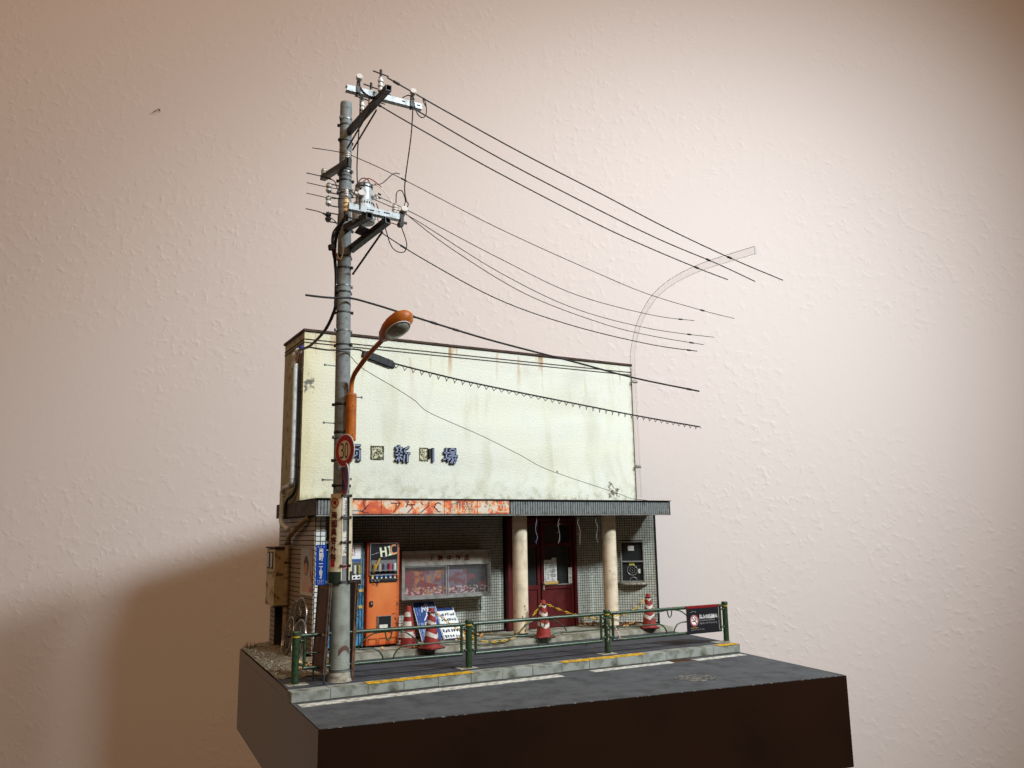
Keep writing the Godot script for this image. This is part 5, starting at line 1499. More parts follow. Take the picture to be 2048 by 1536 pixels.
func build_pole_signs():
	var b
	# street lamp
	var t = thing("street_lamp", pole_at(3.38) + Vector3(.08, 0, .16), "orange street lamp with curved arm and oval head on the pole", "street lamp")
	var bx = pole_at(3.7) + Vector3(.075, 0, .17)
	b = MB.new(); b.lathe([Vector2(0, 3.36), Vector2(.072, 3.36), Vector2(.078, 3.38), Vector2(.078, 4.04), Vector2(.070, 4.06), Vector2(0, 4.06)], Vector3(bx.x, 0, bx.z), Basis(), 20); var lb = put("ballast_box", b, M.orange, t)
	b = MB.new(); b.lathe([Vector2(.0795, 3.42), Vector2(.0815, 3.425), Vector2(.0815, 3.88), Vector2(.0795, 3.885)], Vector3(bx.x, 0, bx.z), Basis(), 10, -.7, .6); put("access_cover", b, M.orange, lb)
	b = MB.new()
	for y in [3.45, 3.87]: b.ball(Vector3(bx.x, y, bx.z + .084), .008, Vector3.ONE, 8)
	put("cover_screw", b, M.brace, lb)
	var hd = Vector3(-3.46, 4.66, 2.92)       # head's neck
	var dir = Vector3(.16, .36, .92).normalized()
	var arm = [Vector3(bx.x, 4.05, bx.z), Vector3(bx.x, 4.18, bx.z), Vector3(bx.x, 4.27, bx.z + .04), Vector3(bx.x + .005, 4.36, bx.z + .16), hd - Vector3(.02, .12, .50), hd]
	b = MB.new(); b.tube(smooth_path(arm, 40), .034, 12, true, .036); put("lamp_arm", b, M.orange, t)
	# head: an egg-shaped shell, lens below
	var side = Vector3.UP.cross(dir).normalized(); var upv = dir.cross(side)
	b = MB.new()
	var prof = [Vector2(.036, 0), Vector2(.07, .05), Vector2(.13, .16), Vector2(.172, .32), Vector2(.182, .46), Vector2(.16, .60), Vector2(.10, .69), Vector2(.045, .725), Vector2(0, .73)]
	var bas = Basis(-side, dir, upv * .62)
	b.lathe(prof, hd - dir * .02, bas, 28, 0, TAU, true)
	put("lamp_head", b, M.orange, t)
	b = MB.new()
	var lp = []
	for i in 7:
		var a = PI / 2 * i / 6
		lp.append(Vector2(.142 * cos(a), -.05 * sin(a)))
	lp.reverse()
	b.lathe(lp, hd + dir * .40 - upv * .085, Basis(side, upv, dir * 1.5), 28, 0, TAU, true)
	put("lens", b, M.lens, t)
	b = MB.new()
	var rg = []
	for i in 33: rg.append(hd + dir * .40 - upv * .088 + side * .144 * sin(TAU * i / 32) + dir * .216 * cos(TAU * i / 32))
	b.tube(rg, .009, 6, false); put("lens_rim", b, M.sign_back, t)
	for y in [3.50, 3.92]:
		b = MB.new(); b.lathe([Vector2(pole_r(y) + .004, -.02), Vector2(pole_r(y) + .01, 0), Vector2(pole_r(y) + .004, .02)], pole_at(y), Basis(), 24); put("mounting_strap", b, M.steel_dark, t)
	# speed sign
	round_sign("speed_limit_sign", Vector3(-3.65, 3.21, 1.98), -1.29, .272, "round red-rimmed speed sign reading 30 on the pole", true)
	round_sign("no_parking_sign", Vector3(-3.64, 2.80, 1.98), -1.66, .268, "round red and blue sign seen nearly edge-on below the 30 sign", false)
	# advert wrapped round the pole, open towards the road
	t = thing("pole_advert", pole_at(1.9), "cream advertising sheet wrapped round the pole with dark red characters", "advertisement")
	for k in 2:
		var a0 = -2.5 if k == 0 else .52; var a1 = -.22 if k == 0 else 1.5
		b = MB.new()
		var R = .168
		b.lathe([Vector2(R - .006, 1.50), Vector2(R, 1.50), Vector2(R - .012, 2.60), Vector2(R - .018, 2.60)], Vector3(pole_at(1.9).x, 0, 1.72), Basis(), 24, a0, a1)
		var sheet = put("advert_sheet", b, M.cream, t)
		b = MB.new(); b.lathe([Vector2(R + .001, 1.34), Vector2(R + .001, 1.50)], Vector3(pole_at(1.9).x, 0, 1.72), Basis(), 24, a0, a1); put("green_foot_strip", b, mat(rgb(34, 52, 44), .6), sheet)
		b = MB.new()
		var e = a1 if k == 0 else a0
		b.tube([Vector3(pole_at(1.9).x + sin(e) * R, 1.34, 1.72 + cos(e) * R), Vector3(pole_at(1.9).x + sin(e) * (R - .01), 2.60, 1.72 + cos(e) * (R - .01))], .008, 6); put("sheet_edge", b, M.sign_face, sheet)
	var rr = func(y): return .1695 - .012 * (y - 1.5) / 1.1
	# characters on the curved sheet, centred on azimuth -0.95
	var ac = -.98
	b = MB.new()
	var list = ["両", "国", "美", "容", "外", "科"]
	for i in 6:
		var y = 2.34 - i * .118
		var rad = rr.call(y)
		var d = Vector3(sin(ac), 0, cos(ac))
		var ux = Vector3(cos(ac), 0, -sin(ac))
		glyph(b, list[i], Vector3(pole_at(1.9).x, y, 1.72) + d * (rad + .001) - ux * .045, ux, Vector3.UP, .092, .015, .004)
	put("lettering", b, M.brown_ink, t)
	b = MB.new()
	var d = Vector3(sin(ac), 0, cos(ac)); var ux = Vector3(cos(ac), 0, -sin(ac))
	var ring = []
	for i in 25: ring.append(Vector3(pole_at(1.9).x, 2.47, 1.72) + Vector3(sin(ac + .38 * cos(TAU * i / 24)), 0, cos(ac + .38 * cos(TAU * i / 24))) * .160 + Vector3(0, .065 * sin(TAU * i / 24), 0))
	b.tube(ring, .008, 6, false)
	glyph(b, "両", Vector3(pole_at(1.9).x, 2.50, 1.72) + d * .159 - ux * .025, ux, Vector3.UP, .055, .011, .004)
	put("round_mark", b, M.red_ink, t)
	b = MB.new(); b.lathe([Vector2(.1702, 1.57), Vector2(.1702, 1.67)], Vector3(pole_at(1.9).x, 0, 1.72), Basis(), 5, ac - .25, ac + .18); put("red_box", b, M.sign_red, t)
	for y in [2.57, 2.26, 1.91, 1.58, 1.36]:
		b = MB.new(); b.lathe([Vector2(.150, y - .010), Vector2(.152, y), Vector2(.150, y + .010)], Vector3(pole_at(1.9).x, 0, 1.72), Basis(), 8, -.24, .54)
		for a in [-.26, .56]: b.box(Vector3(pole_at(1.9).x + sin(a) * .172, y, 1.72 + cos(a) * .172), Vector3(.03, .04, .03), Basis.from_euler(Vector3(0, a, 0)), .005)
		put("strap", b, M.brace, t)
	# blue address plaque
	t = thing("address_plaque", Vector3(-3.89, 1.33, 1.75), "narrow blue plaque with white vertical characters beside the pole", "plaque")
	var az = -.38
	var px = Vector3(cos(az), 0, -sin(az)); var pn = Vector3(sin(az), 0, cos(az))
	var pc = Vector3(-3.89, 1.60, 1.77)
	b = MB.new(); b.box(pc, Vector3(.145, .56, .010), Basis(px, Vector3.UP, pn), .003); put("plate", b, M.plaque, t)
	b = MB.new()
	var adr = ["両", "国", "町", "一", "丁", "目"]
	for i in 6: glyph(b, adr[i], pc + Vector3(0, .225 - i * .060, 0) - px * .026 + pn * .006, px, Vector3.UP, .052, .009, .002)
	for i in 3: scribble(b, pc + Vector3(0, .262, 0) + px * (-.05 + i * .035) + pn * .006, px, Vector3.UP, .026, .022, .002)
	for j in 3: for i in 4: scribble(b, pc + Vector3(0, -.205 - j * .022, 0) + px * (-.05 + i * .025) + pn * .006, px, Vector3.UP, .022, .014, .002)
	put("lettering", b, M.white, t)
	words("2", .05, pc + Vector3(0, -.160, 0) + pn * .007, Basis(px, Vector3.UP, pn), M.white, t, "lettering", 0, true, .002)
	b = MB.new(); b.bar(Vector3(-3.83, 1.91, 1.74), Vector3(-3.68, 1.91, 1.72), .012, .03); b.bar(Vector3(-3.83, 1.36, 1.74), Vector3(-3.68, 1.36, 1.72), .012, .03); b.bar(pc + Vector3(.02, .27, -.012), pc + Vector3(.02, .32, -.02), .02, .008); put("bracket", b, M.steel, t)
	# standing boards either side of the pole
	t = thing("standing_signboard", Vector3(-3.84, 0, 1.68), "narrow brown standing signboard with red panels left of the pole", "signboard")
	standing(t, -3.86, -3.80, 1.42, 1.96, true)
	t = thing("standing_signboard", Vector3(-3.36, 0, 1.62), "dark backed standing signboard with a wooden edge right of the pole", "signboard")
	standing(t, -3.40, -3.36, 1.34, 1.80, false)

func standing(t, xb, xt, z0, z1, front):
	var a = Vector3(xb, .14, z0); var c = Vector3(xb, .14, z1); var up = Vector3(xt - xb, 1.20, 0).normalized(); var zz = Vector3(0, 0, 1)
	var nn = -(up.cross(zz)) if false else zz.cross(up) * -1.0
	if nn.x > 0: nn = -nn
	var bas = Basis(zz, up, zz.cross(up))
	var mid = (a + c) / 2 + up * .60
	var b = MB.new(); b.box(mid, Vector3(z1 - z0, 1.20, .02), bas, .003); put("board_face", b, M.board_brown if front else M.black, t)
	b = MB.new()
	for z in [z0 + .012, z1 - .012]: b.box(Vector3(xb, .14, z) + up * .60, Vector3(.024, 1.21, .045), bas, .004)
	b.box(mid + up * .595, Vector3(z1 - z0, .024, .045), bas, .004)
	put("board_frame", b, M.board_brown if front else M.wood_edge, t)
	for z in [z0 + .015, z1 - .015]:
		b = MB.new(); b.bar(Vector3(xb, 0, z), Vector3(xb, .16, z), .02, .02, Vector3.RIGHT); put("leg", b, M.wood_edge if not front else M.steel_dark, t)
	if front:
		b = MB.new(); b.box(mid + up * .22 + nn * .011, Vector3(.34, .62, .006), bas); put("red_panel", b, M.board_red, t)
		b = MB.new(); b.box(mid - up * .32 + nn * .011, Vector3(.34, .42, .006), bas); put("red_panel", b, M.board_red, t)
		b = MB.new()
		for i in 5: glyph(b, ["中", "国", "大", "上", "品"][i], mid + nn * .015 + zz * -.07 + up * (-.135 - i * .085), zz, up, .07, .016, -.003)
		b.box(mid + up * .545 + nn * .013, Vector3(.26, .04, .006), bas)
		put("lettering", b, M.ochre, t)
		b = MB.new(); b.box(mid - up * .09 + nn * .011, Vector3(.40, .03, .01), bas); put("cross_strip", b, M.scuffed, t)

func round_sign(called, at, az, r, label, thirty):
	var t = thing(called, at, label, "road sign")
	r = r * .87
	var d = Vector3(sin(az), 0, cos(az)); var ux = Vector3(cos(az), 0, -sin(az))
	var bas = Basis(Quaternion(Vector3.UP, d))
	var b = MB.new(); b.lathe([Vector2(0, -.012), Vector2(r, -.012), Vector2(r + .004, -.004), Vector2(r, .0), Vector2(0, .0)], at, bas, 40); put("sign_plate", b, M.sign_back, t)
	b = MB.new(); b.lathe([Vector2(r * .95, .0025), Vector2(r * .62, .0025)] if thirty else [Vector2(r * .95, .0025), Vector2(r * .74, .0025)], at, bas, 40); put("red_ring", b, M.sign_red, t)
	if thirty:
		b = MB.new(); b.lathe([Vector2(r * .62, .0015), Vector2(0, .0015)], at, bas, 32); put("sign_centre", b, M.sign_face, t)
		words("30", .22, at + d * .004 - Vector3(0, .005, 0), Basis(ux * .62, Vector3.UP, d), M.ink, t, "lettering", 0, false, .002)
	else:
		b = MB.new(); b.lathe([Vector2(r * .74, .0015), Vector2(0, .0015)], at, bas, 32); put("sign_centre", b, M.sign_blue, t)
		b = MB.new(); b.bar(at + d * .003 + ux * r * -.55 + Vector3(0, r * .55, 0), at + d * .003 + ux * r * .55 - Vector3(0, r * .55, 0), .05, .004, d); put("red_bar", b, M.sign_red, t)
	b = MB.new()
	var p = pole_at(at.y) + Vector3(0, 0, pole_r(at.y))
	b.bar(p + Vector3(0, .0, -.02), at - d * .013 + Vector3(0, 0, -.02), .035, .02); b.bar(at - d * .02 - Vector3(0, .17, 0), at - d * .02 + Vector3(0, .17, 0), .03, .012, d)
	b.bar(at - d * .013, at - d * .10, .05, .03)
	put("bracket", b, M.steel, t)

# ------------------------------------------------------------------ wires
func wire(called, pts, r, label, group, n = 60):
	var p = smooth_path(pts, n)
	var t = thing(called, pts[0], label, "wire", group)
	put("line", tube_of(p, r, 6), M.wire, t)
	return [t, p]

func knot(t, p, k, r):
	var b = MB.new()
	var d = (p[k + 1] - p[k]).normalized()
	b.tube([p[k] - d * .05, p[k] + d * .05], r, 8); put("clip", b, M.brace, t)

func build_wires():
	var g = "power lines from the pole to the right"
	var V = func(a): return a.map(func(q): return Vector3(q[0], q[1], q[2]))
	var w = wire("power_line", V.call([[-3.48, 8.555, 3.04], [-2.4, 8.33, 2.9], [-1.0, 8.06, 2.73], [.66, 7.79, 2.53], [2.39, 7.50, 2.32], [4.16, 7.27, 2.11], [5.77, 7.12, 1.91]]), .0105, "topmost power line, from the front insulator to the far end of the clear arm", g)
	knot(w[0], w[1], 1, .02); knot(w[0], w[1], 49, .022)
	w = wire("power_line", V.call([[-3.48, 8.545, 2.69], [-2.81, 8.42, 2.59], [-1.25, 8.07, 2.39], [.97, 7.69, 2.09], [2.6, 7.46, 1.87], [4.15, 7.31, 1.67], [5.38, 7.15, 1.51]]), .0105, "middle of the three top power lines crossing the clear arm", g)
	knot(w[0], w[1], 1, .02); knot(w[0], w[1], 50, .022)
	w = wire("power_line", V.call([[-3.48, 8.545, 2.34], [-2.7, 8.36, 2.23], [-1.03, 8.01, 1.99], [1.28, 7.61, 1.66], [2.8, 7.42, 1.45], [4.15, 7.29, 1.26], [4.96, 7.23, 1.15]]), .0105, "lowest of the three top power lines, ending shortest past the arm", g)
	knot(w[0], w[1], 1, .02); knot(w[0], w[1], 53, .022)
	w = wire("power_line", V.call([[-4.22, 7.79, 1.88], [-3.74, 7.83, 1.86], [-3.52, 7.80, 1.86], [-2.81, 7.66, 1.80], [-.86, 7.16, 1.67], [1.33, 6.71, 1.53], [2.57, 6.50, 1.45], [4.08, 6.38, 1.35], [4.92, 6.34, 1.3]]), .0062, "thin line alone between the top power lines and the lower group", g)
	knot(w[0], w[1], 10, .014); knot(w[0], w[1], 54, .018)
	w = wire("power_line", V.call([[-4.25, 7.28, 1.74], [-4.08, 7.275, 1.74], [-3.92, 7.27, 1.74], [-3.80, 7.25, 1.80], [-3.5, 7.19, 2.02], [-3.2, 7.15, 2.02], [-2.56, 7.02, 1.94], [-.87, 6.62, 1.68], [.84, 6.29, 1.41], [2.84, 6.22, 1.1], [4.18, 6.30, .9]]), .0062, "uppermost of the four sagging lower lines, ending farthest left", g)
	knot(w[0], w[1], 57, .016)
	w = wire("power_line", V.call([[-4.25, 7.11, 1.74], [-4.08, 7.105, 1.74], [-3.92, 7.10, 1.74], [-3.80, 7.08, 1.82], [-3.45, 7.06, 2.1], [-3.2, 7.02, 2.13], [-2.6, 6.86, 2.08], [-1.0, 6.29, 1.9], [.62, 5.92, 1.71], [2.5, 5.81, 1.49], [4.34, 5.88, 1.28]]), .0062, "second from top of the four sagging lower lines", g)
	knot(w[0], w[1], 55, .016)
	w = wire("power_line", V.call([[-3.04, 6.74, 2.6], [-2.18, 6.36, 2.44], [-.73, 5.87, 2.25], [.93, 5.62, 2.03], [2.18, 5.56, 1.86], [3.68, 5.58, 1.66]]), .0062, "third from top of the four sagging lower lines", g)
	knot(w[0], w[1], 57, .016)
	w = wire("power_line", V.call([[-3.36, 6.46, 2.40], [-2.53, 6.16, 2.27], [-1.11, 5.75, 2.09], [.5, 5.54, 1.88], [2.36, 5.46, 1.63], [3.69, 5.49, 1.46]]), .0085, "lowest of the four sagging lines, starting under the platform", g)
	knot(w[0], w[1], 4, .016); knot(w[0], w[1], 58, .016)
	# stubs on the left of the pole
	var sg = "cut wire stubs left of the pole"
	for s in [[[-4.22, 7.50, 1.60], [-3.86, 7.42, 1.72], "second wire stub from the top, tilted, left of the pole", 7.50], [[-4.25, 6.87, 1.72], [-4.0, 6.85, 1.72], "lowest wire stub left of the pole above the service cable", 6.6]]:
		var pts = [Vector3(s[0][0], s[0][1], s[0][2]), Vector3(s[1][0], s[1][1], s[1][2]), Vector3(-3.78, s[1][1] - .12, 1.74), Vector3(-3.74, s[1][1] - .30, 1.76)]
		var q = wire("wire_stub", pts, .0075, s[2], sg, 24)
		knot(q[0], q[1], 11, .015)
	# telephone cable
	w = wire("telephone_cable", V.call([[-4.27, 5.46, 1.93], [-3.9, 5.47, 1.92], [-3.59, 5.515, 1.90], [-3.43, 5.50, 1.89], [-3.06, 5.45, 1.87], [-2.51, 5.36, 1.84], [-1.14, 5.15, 1.77], [.61, 4.95, 1.68], [1.96, 4.79, 1.61], [3.62, 4.67, 1.53]]), .016, "thick telephone cable crossing the top of the cream wall", "")
	for k in [14, 17, 20, 59]: knot(w[0], w[1], k - 1, .022)
	# cable with a spiral hanger and a black closure
	var sp = V.call([[-4.2, 4.69, 1.93], [-3.88, 4.68, 1.91], [-3.65, 4.72, 1.90], [-3.45, 4.735, 1.90], [-3.36, 4.71, 1.89], [-3.13, 4.64, 1.88], [-2.9, 4.59, 1.86], [-1.89, 4.45, 1.81], [-.95, 4.35, 1.76], [.59, 4.21, 1.68], [1.95, 4.09, 1.61], [3.59, 3.97, 1.53]])
	w = wire("spiral_cable", sp, .013, "black cable with a coiled hanger running right from the pole", "", 80)
	var helix = []
	var p = smooth_path(sp.slice(6), 620)
	for i in p.size():
		var a = TAU * i / 14.0
		var off = .040 + .012 * sin(i * .02)
		helix.append(p[i] + Vector3(0, -.032 + off * .8 * cos(a), off * .8 * sin(a)))
	put("coiled_hanger", tube_of(helix, .0055, 5), M.wire, w[0])
	var t = thing("cable_closure", Vector3(-3.16, 4.63, 1.88), "black box-shaped cable joint closure hanging beside the lamp arm", "cable closure")
	var d = Vector3(.5, -.135, -.02).normalized()
	var mid = Vector3(-3.12, 4.605, 1.885)
	var b = MB.new(); b.bar(mid - d * .23, mid + d * .23, .125, .125, Vector3.UP, .016); put("closure_body", b, M.notice, t)
	b = MB.new()
	for k in [-.13, 0, .13]: b.bar(mid + d * (k - .012), mid + d * (k + .012), .131, .131, Vector3.UP, .014)
	put("closure_rib", b, M.black, t)
	for k in [-.24, .24]:
		b = MB.new(); b.bar(mid + d * (k - .03), mid + d * (k + .03), .09, .10, Vector3.UP, .012); put("end_cap", b, M.notice, t)
	# thin drooping wire across the front
	wire("drop_wire", V.call([[-3.52, 4.64, 1.80], [-3.3, 4.50, 1.69], [-2.68, 4.28, 1.47], [-2.27, 4.12, 1.32], [-1.96, 3.96, 1.2], [-.82, 3.69, .79], [.2, 3.41, .42], [1.04, 3.17, .11], [3.31, 2.78, -.71], [3.70, 2.70, -.86], [3.9, 2.64, -.5], [4.0, 2.5, .07]]), .005, "thin wire drooping from the pole across the front to the canopy corner", "", 80)
	# clear acrylic arm that carries the lines
	t = thing("acrylic_arm", Vector3(4.165, 2.9, -1.12), "clear curved acrylic arm behind the building holding up the wires", "support arm")
	var cl = smooth_path([Vector3(0, 2.75, -1.13), Vector3(0, 4.3, -1.15), Vector3(0, 5.7, -1.17), Vector3(0, 6.15, -1.10), Vector3(0, 6.65, -.86), Vector3(0, 7.08, -.38), Vector3(0, 7.30, .30), Vector3(0, 7.36, 1.26), Vector3(0, 7.27, 2.69)], 64)
	b = MB.new()
	var xa = 4.145; var xb = 4.19
	var ea = []; var eb = []
	for i in cl.size():
		var dd = (cl[mini(i + 1, cl.size() - 1)] - cl[maxi(i - 1, 0)]).normalized()
		var nn = Vector3(0, -dd.z, dd.y) * .075
		ea.append(cl[i] + nn); eb.append(cl[i] - nn)
	for i in cl.size() - 1:
		var f = func(v, x): return Vector3(x, v.y, v.z)
		b.quad(f.call(eb[i], xa), f.call(ea[i], xa), f.call(ea[i + 1], xa), f.call(eb[i + 1], xa))
		b.quad(f.call(ea[i], xb), f.call(eb[i], xb), f.call(eb[i + 1], xb), f.call(ea[i + 1], xb))
		b.quad(f.call(ea[i], xa), f.call(ea[i], xb), f.call(ea[i + 1], xb), f.call(ea[i + 1], xa))
		b.quad(f.call(eb[i], xb), f.call(eb[i], xa), f.call(eb[i + 1], xa), f.call(eb[i + 1], xb))
	put("clear_strip", b, M.acrylic, t)
	b = MB.new()    # polished edges show as thin grey lines
	for e in [ea, eb]:
		var q = []
		for i in e.size(): q.append(Vector3(xa, e[i].y, e[i].z))
		b.tube(q, .003 if e == ea else .005, 5)
	put("strip_edge", b, mat(rgb(172, 168, 164), .3), t)
	b = MB.new(); b.box(Vector3(4.168, 7.27, 2.70), Vector3(.055, .155, .012), Basis(), .003); put("strip_end", b, mat(rgb(176, 172, 168), .3), t)
	for y in [3.42, 5.34]:
		b = MB.new(); b.tube([Vector3(4.10, y, -1.13), Vector3(4.22, y, -1.13)], .035, 12); put("bolt", b, M.alu, t)
	# nylon thread
	solo("nylon_thread", tube_of([Vector3(4.15, 7.22, 1.35), Vector3(4.10, 6.80, 1.35), Vector3(4.08, 6.38, 1.35)], .004), mat(rgb(236, 236, 236), .2), Vector3(4.08, 6.38, 1.35), "white nylon thread hanging from the clear arm to a thin line", "thread")
	# nail in the plaster
	var fwd = Vector3(0.5, 0, -0.8660254); var rt = Vector3(0.8660254, 0, 0.5)
	var nl = Vector3(EYE.x, 0, EYE.z) + fwd * 21.86 + rt * -9.95 + Vector3(0, 14.05, 0)
	b = MB.new(); b.tube([nl + fwd * .05, nl - fwd * .05], .016, 8); b.tube(smooth_path([nl - fwd * .04, nl - rt * .12 - fwd * .03 - Vector3(0, .05, 0), nl - rt * .2 - Vector3(0, .1, 0)], 6), .008, 6)
	solo("wall_nail", b, M.steel_dark, nl, "small bent nail in the plaster at upper left", "nail")

# ------------------------------------------------------------------ left side of the building
func build_side_things():
	var b
	var t = thing("meter_cabinet", Vector3(-3.5, .78, -2.1), "rust-streaked cream meter cabinet on the building's left wall", "meter box")
	b = MB.new(); b.box(Vector3(-3.515, 1.29, -2.10), Vector3(.23, 1.0, .60), Basis(), .008); put("cabinet", b, M.meter, t)
	b = MB.new(); b.box(Vector3(-3.52, 1.81, -2.10), Vector3(.27, .03, .66), Basis(), .005); put("cabinet_top", b, M.trim, t)
	for s in [[1.575, .42], [1.06, .54]]:
		b = MB.new(); b.box(Vector3(-3.634, s[0], -2.10), Vector3(.012, s[1] - .02, .56), Basis(), .003); put("cabinet_door", b, mat(rgb(196, 186, 158), .6, "rusty", 1.1), t)
	for z in [-2.22, -1.98]:
		b = MB.new(); b.box(Vector3(-3.645, 1.585, z), Vector3(.014, .30, .15), Basis(), .004); var wn = put("meter_window", b, M.brace, t)
		b = MB.new(); b.box(Vector3(-3.652, 1.585, z), Vector3(.008, .25, .09)); put("pane", b, M.meter_glass, wn)
	for y in [1.34, 1.79]:
		b = MB.new(); b.box(Vector3(-3.55, y, -1.794), Vector3(.13, .035, .012), Basis(), .003); put("latch", b, M.iron, t)
	# grey riser box under it
	t = thing("wall_box", Vector3(-3.47, .15, -2.3), "low tiled pier below the meter cabinet", "wall box")
	b = MB.new(); b.box(Vector3(-3.46, .40, -2.28), Vector3(.13, .68, .34), Basis(), .005); put("pier", b, M.grout, t)
	tiles(t, Vector3(-3.527, 0, -2.44), Vector3(-3.527, 0, -2.12), .08, .74, .04, .081, [], "wall_tiles", Color(.58, .54, .48))
	# down pipe of the upper wall
	t = thing("drainpipe", Vector3(-3.47, 2.3, -1.5), "pale grey drainpipe with elbows on the upper left wall", "pipe")
	b = MB.new()
	b.tube(smooth_path([Vector3(-3.495, 5.12, -1.36), Vector3(-3.495, 4.0, -1.35), Vector3(-3.495, 3.02, -1.35)], 20), .046, 12)
	b.tube(smooth_path([Vector3(-3.495, 3.06, -1.35), Vector3(-3.495, 2.95, -1.38), Vector3(-3.48, 2.90, -1.5), Vector3(-3.50, 2.88, -1.8), Vector3(-3.51, 2.82, -1.93), Vector3(-3.51, 2.72, -1.95)], 24), .044, 12)
	b.tube([Vector3(-3.51, 2.76, -1.95), Vector3(-3.51, 2.36, -1.95)], .042, 12)
	b.tube(smooth_path([Vector3(-3.51, 2.40, -1.95), Vector3(-3.51, 2.27, -1.94), Vector3(-3.50, 2.2, -1.82), Vector3(-3.46, 2.12, -1.62)], 16), .042, 12)
	put("pipe", b, M.pipe, t)
	for p in [[3.04, -1.38], [2.93, -1.46], [2.88, -1.84], [2.74, -1.95], [2.38, -1.95]]:
		b = MB.new(); b.box(Vector3(-3.49, p[0], p[1]), Vector3(.10, .05, .10), Basis(), .02); put("pipe_collar", b, M.pipe, t)
	b = MB.new(); b.lathe([Vector2(.06, 5.05), Vector2(.065, 5.1), Vector2(.065, 5.30), Vector2(.04, 5.36), Vector2(0, 5.36)], Vector3(-3.47, 0, -1.5), Basis(), 16); b.ball(Vector3(-3.47, 5.34, -1.3), .07, Vector3.ONE, 12); put("weather_head", b, M.pipe, t)
	for y in [4.62, 3.75, 3.25]:
		b = MB.new(); b.bar(Vector3(-3.53, y, -1.40), Vector3(-3.40, y, -1.40), .03, .022); b.bar(Vector3(-3.41, y, -1.40), Vector3(-3.41, y, -1.22), .014, .03); put("pipe_clip", b, M.iron, t)
	# black conduit beside it
	solo("conduit", tube_of(smooth_path([Vector3(-3.43, 5.0, -1.30), Vector3(-3.43, 4.0, -1.29), Vector3(-3.43, 3.1, -1.28), Vector3(-3.43, 2.85, -1.33), Vector3(-3.45, 2.72, -1.5), Vector3(-3.47, 2.65, -1.75), Vector3(-3.48, 2.5, -1.82), Vector3(-3.48, 2.33, -1.82)], 50), .026, 8), M.rubber, Vector3(-3.43, 2.33, -1.3), "black cable conduit running down beside the grey drainpipe", "conduit")
	# lower pipe
	t = thing("drainpipe", Vector3(-3.46, .05, -1.6), "stained beige drainpipe from the canopy to the ground on the left wall", "pipe")
	b = MB.new()
	b.tube(smooth_path([Vector3(-3.42, 2.31, -.50), Vector3(-3.45, 2.27, -.62), Vector3(-3.47, 2.2, -.85), Vector3(-3.47, 2.02, -1.46), Vector3(-3.47, 1.93, -1.58), Vector3(-3.47, 1.82, -1.60)], 30), .046, 12)
	b.tube([Vector3(-3.47, 1.86, -1.60), Vector3(-3.47, .08, -1.62)], .046, 12)
	put("pipe", b, M.pipe_old, t)
	for q in [[2.17, -.95], [1.88, -1.6], [1.55, -1.6], [.8, -1.61], [.14, -1.62]]:
		b = MB.new(); b.box(Vector3(-3.47, q[0], q[1]), Vector3(.11, .04, .11), Basis(), .015); put("pipe_collar", b, M.trim, t)
	# old poster
	t = thing("wall_poster", Vector3(-3.40, 1.04, -.6), "faded poster of a dark-haired person in pale clothing on the side wall", "poster")
	b = MB.new()
	var x = -3.406
	b.quad(Vector3(x, 1.03, -.96), Vector3(x, 1.03, -.26), Vector3(x, 1.80, -.26), Vector3(x, 1.80, -.96), [Vector2(0, 1), Vector2(1, 1), Vector2(1, 0), Vector2(0, 0)])
	b.quad(Vector3(x + .006, 1.03, -.26), Vector3(x + .006, 1.03, -.96), Vector3(x + .006, 1.80, -.96), Vector3(x + .006, 1.80, -.26))
	put("paper_sheet", b, M.poster_old, t)
	# bare bicycle wheels leaning on the wall
	var wl = thing("bicycle_wheel", Vector3.ZERO, "bare chrome bicycle wheel nearest the road, leaning on the side wall", "bicycle wheel", "bare bicycle wheels on the left wall")
	b = MB.new()
	var ring = []
	for i in 41: ring.append(Vector3(0, .33 + .32 * sin(TAU * i / 40), .32 * cos(TAU * i / 40)))
	b.tube(ring, .011, 8, false)
	ring = []
	for i in 41: ring.append(Vector3(.02, .33 + .305 * sin(TAU * i / 40), .305 * cos(TAU * i / 40)))
	b.tube(ring, .009, 8, false); put("rim", b, M.chrome, wl)
	b = MB.new(); b.tube([Vector3(-.05, .33, 0), Vector3(.07, .33, 0)], .018, 10); put("hub", b, M.steel_dark, wl)
	b = MB.new()
	for i in 28:
		var a = TAU * i / 28; var h = a + (.5 if i % 2 else -.5)
		b.tube([Vector3(.04 if i % 4 < 2 else -.02, .33 + .016 * sin(h), .016 * cos(h)), Vector3(.01, .33 + .31 * sin(a), .31 * cos(a))], .0032, 4, false)
	put("spokes", b, M.steel, wl)
	var spots = [[Vector3(-3.63, .02, -.36), 0.02, -.16, ""], [Vector3(-3.66, .02, -.98), -.05, -.22, "bare chrome bicycle wheel standing behind the first post of the railing"], [Vector3(-3.50, .34, -.66), .02, -.08, "bare chrome bicycle wheel propped highest on the side wall"], [Vector3(-3.48, .27, -1.02), .0, -.06, "bare dull bicycle wheel wedged between the drainpipe and the highest wheel"]]
	for i in 4:
		var o = wl if i == 0 else wl.duplicate()
		if i:
			o.name = numbered("bicycle_wheel")
			add_child(o)
			o.set_meta("label", spots[i][3])
		o.transform = Transform3D(Basis.from_euler(Vector3(0, spots[i][1], spots[i][2])), spots[i][0] * U)
	# rubble at the pier's foot
	t = thing("mossy_stone", Vector3(-3.30, .02, .35), "mossy broken kerb stone at the foot of the left pier", "stone")
	b = MB.new()
	for i in 3: b.box(Vector3(-3.36 + i * .12, .045, .30 + .06 * (i % 2)), Vector3(.15, .08, .20), Basis.from_euler(Vector3(rng.randf_range(-.1, .1), rng.randf(), rng.randf_range(-.1, .1))), .02)
	put("stone", b, M.moss, t)

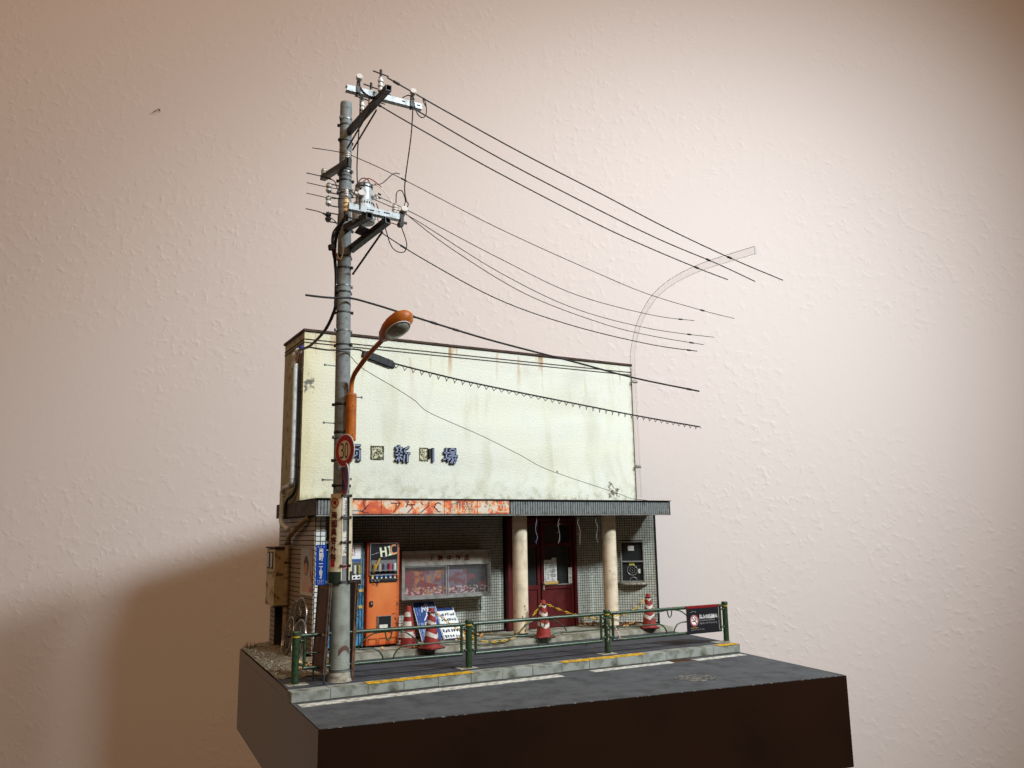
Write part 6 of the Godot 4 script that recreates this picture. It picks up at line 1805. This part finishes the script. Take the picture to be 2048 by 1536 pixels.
# ------------------------------------------------------------------ fallen leaves
func leaf(b, at, s, colr):
	b.col = colr
	var e = Basis.from_euler(Vector3(rng.randf_range(-.5, .5), rng.randf() * TAU, rng.randf_range(-.5, .5)))
	var c = rng.randf_range(.15, .5) * s
	var p = [Vector3(-s, 0, 0), Vector3(-s * .3, 0, -s * .55), Vector3(s * .5, 0, -s * .45), Vector3(s, c, 0), Vector3(s * .5, 0, s * .45), Vector3(-s * .3, 0, s * .55)]
	p[1].y = c * .8; p[5].y = c * .8; p[2].y = c; p[4].y = c * 1.1
	var m = at + Vector3(0, .004, 0)
	for i in 6:
		var q = at + e * p[i]; var r = at + e * p[(i + 1) % 6]
		b.tri(m, r, q); b.tri(m + Vector3(0, -.001, 0), q, r)

func leaf_colour():
	var c = [rgb(200, 162, 106), rgb(158, 106, 62), rgb(216, 186, 132), rgb(118, 76, 50), rgb(180, 136, 80)]
	return c[rng.randi() % 5].srgb_to_linear()

func build_leaves():
	var piles = [[Vector3(-.42, .10, -.52), Vector3(.30, .05, .12), 70, "brown leaves heaped against the white handwritten board"], [Vector3(-.02, .10, -1.05), Vector3(.34, .05, .14), 60, "dry leaves drifted under the poster case wall left of the door"], [Vector3(-1.50, .095, -.14), Vector3(.18, .04, .08), 50, "yellow leaves lying between the two left cones"], [Vector3(-1.18, .095, -.28), Vector3(.12, .06, .06), 26, "small leaf heap behind the front left cone"],
		[Vector3(2.70, .10, -1.10), Vector3(.28, .06, .14), 60, "brown leaves in the corner right of the red door"], [Vector3(3.25, .10, -.50), Vector3(.34, .07, .20), 110, "russet leaves piled under the ticket window"], [Vector3(-3.62, .06, .55), Vector3(.22, .03, .35), 40, "dry leaves on the earth behind the first railing post"]]
	for q in piles:
		var b = MB.new()
		for i in q[2]:
			var r = Vector3(rng.randfn(0, .5) * q[1].x, absf(rng.randfn(0, .5)) * q[1].y, rng.randfn(0, .5) * q[1].z)
			leaf(b, q[0] + r, rng.randf_range(.028, .052), leaf_colour())
		var o = solo("fallen_leaves", b, M.leaf, q[0], q[3], "leaves", "heaps of fallen leaves")
		o.set_meta("kind", "stuff")
	var one = [[-2.85, .095, .02, "curled tan leaf on the porch edge before the blue machine"], [-2.14, .095, -.33, "dark leaf at the foot of the orange machine"], [-.93, .015, .22, "small leaf on the pavement just left of the second railing post"], [1.36, .10, -.12, "brown leaf on the porch right of the door cone"], [1.30, .008, .78, "pinkish curled leaf alone on the pavement below the middle panel"], [-.72, .10, -.05, "tan leaf by the second railing post on the porch"]]
	for q in one:
		var b = MB.new()
		leaf(b, Vector3(q[0], q[1] + .01, q[2]), .055, leaf_colour())
		solo("fallen_leaf", b, M.leaf, Vector3(q[0], q[1], q[2]), q[3], "leaf", "single fallen leaves")
